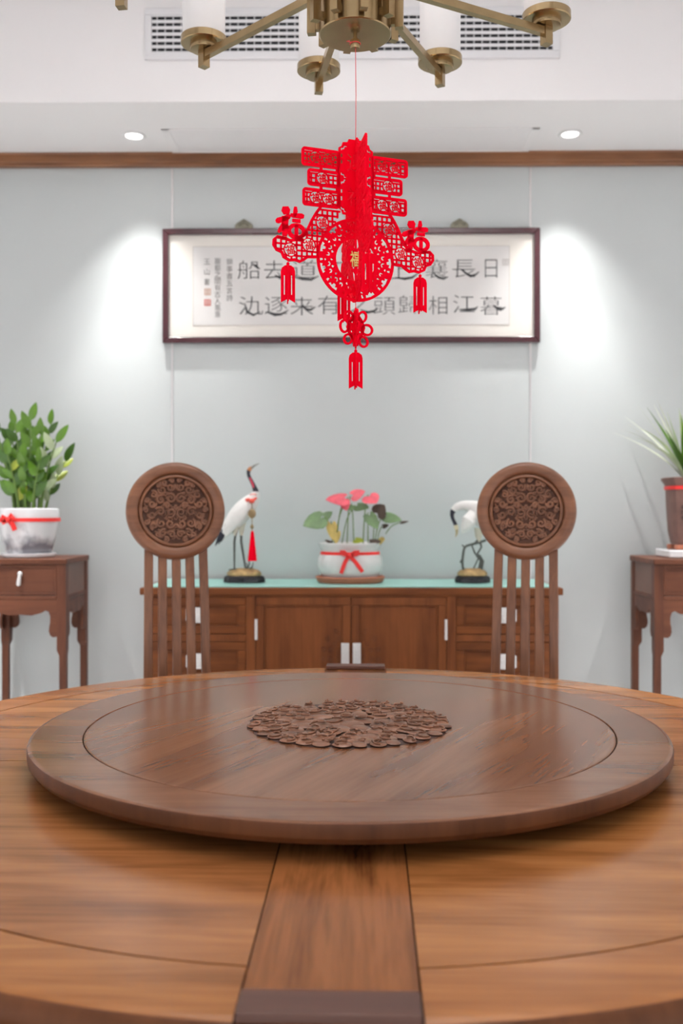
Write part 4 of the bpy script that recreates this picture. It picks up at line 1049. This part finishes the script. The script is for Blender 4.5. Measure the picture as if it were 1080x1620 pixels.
def lattice(mb, poly, x0, y0, pitch, w, holes=(), nx=22, ny=22):
    """grid of ribs clipped to a polygon, leaving out roundels (cx, cy, r)"""
    st_ = 1.5
    def ok(p): return inside(p, poly) and all(math.hypot(p[0] - h[0], p[1] - h[1]) > h[2] for h in holes)
    for ax in (0, 1):
        for k in range(nx):
            run = []
            for j in range(int(ny * pitch / st_) + 1):
                p_ = (x0 + k * pitch, y0 + j * st_) if ax == 0 else (x0 + j * st_, y0 + k * pitch)
                if ok(p_): run.append(p_)
                else:
                    if len(run) > 1: mb.stroke([run[0], run[-1]], w, fo)
                    run = []
            if len(run) > 1: mb.stroke([run[0], run[-1]], w, fo)
def roundel(mb, cx, cy, r):
    mb.stroke(circ(cx, cy, r, 22), 1.5, fo, closed=True)
    v, f = glyph('福', .0); mb.add([fo(cx + x * r * 1.3, cy - y * r * 1.3, s) for x, y, s in v], f)
    for a in (20, 110, 200, 290): mb.stroke([(cx + r * .62 * math.cos(R_(a)), cy + r * .62 * math.sin(R_(a))), (cx + r * math.cos(R_(a)), cy + r * math.sin(R_(a)))], 1.4, fo)
pn = MB()
# plaque in the middle, scalloped, with pierced characters and dashes
half = [(0, 222), (12, 222), (14, 227), (22, 228), (24, 234), (29, 237), (29, 268), (31, 270), (31, 278), (29, 280), (29, 287), (31, 289), (31, 297), (29, 299), (29, 332), (24, 335), (22, 341), (14, 342), (12, 346), (0, 346)]
loops = [[(u, y) for u, y in half] + [(-u, y) for u, y in reversed(half[1:-1])]]
for sx in (-1, 1):
    for (a, b, c, d) in ((22.5, 25.5, 246, 252), (22.5, 25.5, 256, 262), (22.5, 25.5, 302, 308), (22.5, 25.5, 313, 320)): loops.append([(sx * a, c), (sx * b, c), (sx * b, d), (sx * a, d)])
    for y0_, sg in ((241, 1), (276, -1), (294, 1), (330, -1)):
        loops.append([(sx * 25.5, y0_), (sx * 25.5, y0_ - 4 * sg), (sx * 21, y0_ - 4.5 * sg), (sx * 20, y0_ - 8 * sg), (sx * 15, y0_ - 8 * sg), (sx * 15, y0_ - 6 * sg), (sx * 18.5, y0_ - 6 * sg), (sx * 19.5, y0_ - 2 * sg), (sx * 23, y0_ - 1.5 * sg), (sx * 23, y0_)])
def spaced(y_c, ch, size):
    for l in glyph_loops(ch): loops.append([(x * size, y_c - y * size) for x, y in l])
spaced(258, '迎', 30); spaced(313, '福', 30)
add_sheet(pn, loops)
# three cross bars each side
for sx in (-1, 1):
    for (ux, y0_, y1_, nr) in ((90, 243, 272, 2), (80.5, 275.5, 302, 1), (88.5, 306, 334, 2)):
        rr_ = rrect(28, ux, y0_, y1_, 4)
        pn.stroke([(sx * (u if u > 33 else u), y) for u, y in rrect(29, ux - 2.2, y0_ + 2.2, y1_ - 2.2, 3)], 4.4, fo, closed=True)
        cy = (y0_ + y1_) / 2
        cs = ((46, cy), (67, cy)) if nr == 2 else ((56, cy),)
        lattice(pn, [(sx * u, y) for u, y in ((30, y0_ + 2), (ux - 2, y0_ + 2), (ux - 2, y1_ - 2), (30, y1_ - 2))], -110 if sx < 0 else 20, y0_ + 4.6 + 2.6, 7.2, 2.2, [(sx * c[0], c[1], 9.6) for c in cs], 26, 14)
        for c in cs: roundel(pn, sx * c[0], c[1], 9.8)
    for (ya, yb) in ((271, 277), (301, 307.5)):
        pn.stroke([(sx * 58, ya), (sx * 58, yb)], 4.5, fo); pn.stroke([(sx * 31, ya), (sx * 31, yb)], 5, fo)
    # sweeping wing with lattice
    wing = [(24, 336), (58, 333), (66, 344), (73, 356), (79, 369), (86, 381), (96, 388), (108, 391), (120, 388), (129, 387), (134.5, 392), (135, 400), (130, 407), (122, 410), (119, 417), (110, 421.5), (101, 420), (93, 422), (86, 418), (80, 413.5), (72, 413), (62, 412)]
    wg_ = [(sx * u, y) for u, y in wing]
    pn.stroke(wg_[1:], 4.4, fo)
    ring_clear = (0, 412, 64)
    rds = [(sx * 56, 358, 10.5), (sx * 78, 395, 10.5), (sx * 108, 405, 10.5)]
    lattice(pn, wg_, -140 if sx < 0 else 20, 338, 8.4, 2.6, [ring_clear] + [(a, b, c - .3) for a, b, c in rds], 20, 16)
    for a, b, c in rds: roundel(pn, a, b, c)
    # brush style good-fortune character standing on the wing tip
    def fu(pts, w): pn.stroke([(sx * 106 + (x - 30) * 1.02, 364 + (y - 33)) for x, y in pts], w, fo)
    fu([(20, 8.5), (20.7, 14), (22, 20)], [9, 14, 9]); fu([(5, 32.5), (8, 31.5), (17, 28), (25, 23.5), (27.5, 21)], [4, 8.5, 8, 8, 4]); fu([(20, 24), (19, 38), (19, 54)], [11, 10, 7])
    fu([(19, 36), (13, 44), (9, 49)], [10, 8, 4]); fu([(20, 37), (25, 42)], [9, 4]); fu([(36, 7), (36, 14), (34, 23)], [4, 7, 4]); fu([(28, 20), (32, 21), (46, 20.5), (49.5, 21)], [4, 6.5, 8, 5]); fu([(31, 28.5), (44, 28.5)], [5, 6])
    pn.stroke([(sx * 106 + 7.8 + 12.2 * math.cos(q), 364 + 12 + 9.6 * math.sin(q)) for q in [k * PI / 10 for k in range(20)]], 6.2, fo, closed=True); fu([(37.5, 35), (37.5, 55)], 5.5)
    pn.stroke([(sx * 92, 386), (sx * 92, 391)], 10, fo); pn.stroke([(sx * 118, 386), (sx * 118, 391)], 8, fo)
# pierced ring
loops = [circ(0, 412, 65.5, 64), circ(0, 412, 33.5, 48)]
def polar(sec, pts): 
    return [((r) * math.cos(R_(sec + a)), 412 + r * math.sin(R_(sec + a))) for a, r in pts]
for k in range(11):
    s0 = 360 / 11 * k
    loops.append(polar(s0, [(-8, 60.5), (-6.5, 55), (-3.5, 57), (-1.5, 52.5), (2.5, 53), (3, 57.5), (7, 56), (8, 60.8), (0, 61.3)]))
    loops.append(polar(s0, [(-12, 51), (-9, 46), (-6, 49), (-4.5, 46), (-6.5, 44), (-10, 43.5), (-13, 46)]))
    loops.append(polar(s0, [(1, 50), (4.5, 45), (8, 47.5), (10, 44.5), (5, 42.5), (0, 45.5)]))
    loops.append(polar(s0, [(11, 60), (13, 54), (15.5, 56), (15, 60.5)]))
    loops.append(polar(s0, [(-5, 41.5), (-1, 37.5), (2, 41), (-1, 43)]))
    loops.append(polar(s0, [(11, 41), (14, 38), (16.5, 41.5), (13, 43)]))
    loops.append(polar(s0, [(10.5, 52.0), (14, 49), (16, 51.5), (13, 53)]))
add_sheet(pn, loops)
panel_me = pn.mesh('cutout_panel', red_felt, smooth=False)
inst('cutout_panel', panel_me, orn); BROT = R_(-101); inst('cutout_panel', panel_me, orn, rot=(0, 0, BROT))
# small pierced heart inside the ring, and the gilt character
ht = MB()
hp_ = [(0, 396), (-5, 390), (-11, 390), (-15.5, 395), (-16, 403), (-12, 416), (-5, 429), (0, 436), (5, 429), (12, 416), (16, 403), (15.5, 395), (11, 390), (5, 390)]
lo = [hp_] + [circ(cx, cy, 1.7, 7) for cx, cy in ((-11, 396), (-11, 404), (-7, 410), (-8, 418), (-4, 424), (11, 396), (11, 404), (7, 410), (8, 418), (4, 424), (-5, 398), (5, 398))]
add_sheet(ht, lo); ht.stroke([(0, 376), (0, 398)], 3, fo); ht.stroke([(0, 434), (0, 450)], 3, fo)
inst('heart', ht.mesh('heart', red_felt, smooth=False), orn)
gl_ = MB(); v, f = glyph('福', .012)
gl_.add([((x * 15 - 3) * U, -.0042 + (s - .5) * .0015, (805 - 411 + y * 25) * U) for x, y, s in v], f)
gl_.box(-5 * U, -1 * U, -.0036, -.0014, (805 - 405) * U, (805 - 403) * U)
gl_.build('gilt_character', gold, orn, smooth=False)['label'] = 'small gilt character'
# tassels: two crossed arched strips with slots
tsl = MB()
body = [(-11, 62), (-11, 14), (-9.5, 8.5), (-5, 5), (-2, 4.5), (-2.6, 2), (-1.5, 0), (1.5, 0), (2.6, 2), (2, 4.5), (5, 5), (9.5, 8.5), (11, 14), (11, 62), (0, 56)]
lo = [body, circ(0, 2.2, 1.0, 8), [(-6.4, 20), (-4.8, 20), (-4.8, 50), (-6.4, 50)], [(4.8, 20), (6.4, 20), (6.4, 50), (4.8, 50)]]
vs, fs = holed(lo)
tsl.add([(x * U, (1 if z > 0 else -1) * .0011, -y * U) for x, y, z in vs], [tuple(reversed(f)) for f in fs])
k0 = len(tsl.v); tsl.add([(q[1], q[0], q[2]) for q in tsl.v[:k0]], [tuple(reversed(f)) for f in tsl.f])
ts_me = tsl.mesh('tassel', red_felt, smooth=False)
def tassel(u, w, ytop):
    o = inst('tassel', ts_me, orn, (u * U, w * U, (805 - ytop) * U), rot=(0, 0, R_(-14)))
    th_ = MB().tube([(u * U, w * U, (805 - ytop - 1) * U), (u * U, w * U, (805 - ytop + 6) * U)], .0005, 5).build('thread', red_felt, orn)
for u, w in ((112, 0), (-112, 0), (112 * math.cos(BROT), 112 * math.sin(BROT)), (-112 * math.cos(BROT), -112 * math.sin(BROT))): tassel(u, w, 425)
# knot: pierced heart of loops, made twice and crossed
kt = MB()
for (cx, cy, rx, ry, tilt) in ((-19, 517, 7, 9.5, 0), (19, 521, 9, 8, 0), (11, 501, 6.5, 8.5, 20), (-11, 501, 6, 8, -20), (-13, 537, 6.5, 7.5, 20), (13, 540, 7, 8, -20)):
    t_ = R_(tilt)
    kt.stroke([(cx + rx * math.cos(a) * math.cos(t_) - ry * math.sin(a) * math.sin(t_), cy + rx * math.cos(a) * math.sin(t_) + ry * math.sin(a) * math.cos(t_)) for a in [k * PI / 9 for k in range(18)]], 3.6, fo, closed=True)
lo = [[(0, 487), (5, 497), (12, 507), (16, 518), (12, 530), (5, 540), (0, 552), (-5, 540), (-12, 530), (-16, 518), (-12, 507), (-5, 497)]] + [circ(a, b, 1.7, 8) for a, b in ((-6, 510), (6, 510), (0, 519), (-7, 525), (7, 525), (0, 534))] + [arc(0, 526, 5, 20, 160, 6) + list(reversed(arc(0, 526, 3.4, 20, 160, 6)))]
add_sheet(kt, lo)
kt_me = kt.mesh('knot', red_felt, smooth=False)
inst('knot', kt_me, orn); inst('knot', kt_me, orn, rot=(0, 0, BROT))
tassel(0, 0, 553)
MB().tube([(0, 0, (805 - 476) * U), (0, 0, (805 - 490) * U)], .0006, 5).build('thread', red_felt, orn)
s_ = MB().tube([(0, 0, (805 - 224) * U), (.0006, 0, (805 - 150) * U), (-.0005, 0, 2.0335 - CAM_H), (-.001, 0, 2.0335 - CAM_H)], .00062, 6)
s_.tube([(-.001 + .0094 * math.cos(a), .0094 * math.sin(a), 2.0335 - CAM_H) for a in [k * 2 * PI / 20 for k in range(21)]], .0007, 6)
s_.tube([(-.010, -.004, 2.0335 - CAM_H), (-.016, -.006, 2.032 - CAM_H), (-.014, -.006, 2.0345 - CAM_H), (-.019, -.004, 2.033 - CAM_H)], .0007, 6)
s_.build('string', plain('red_thread', (.80, .05, .06), .6), orn)
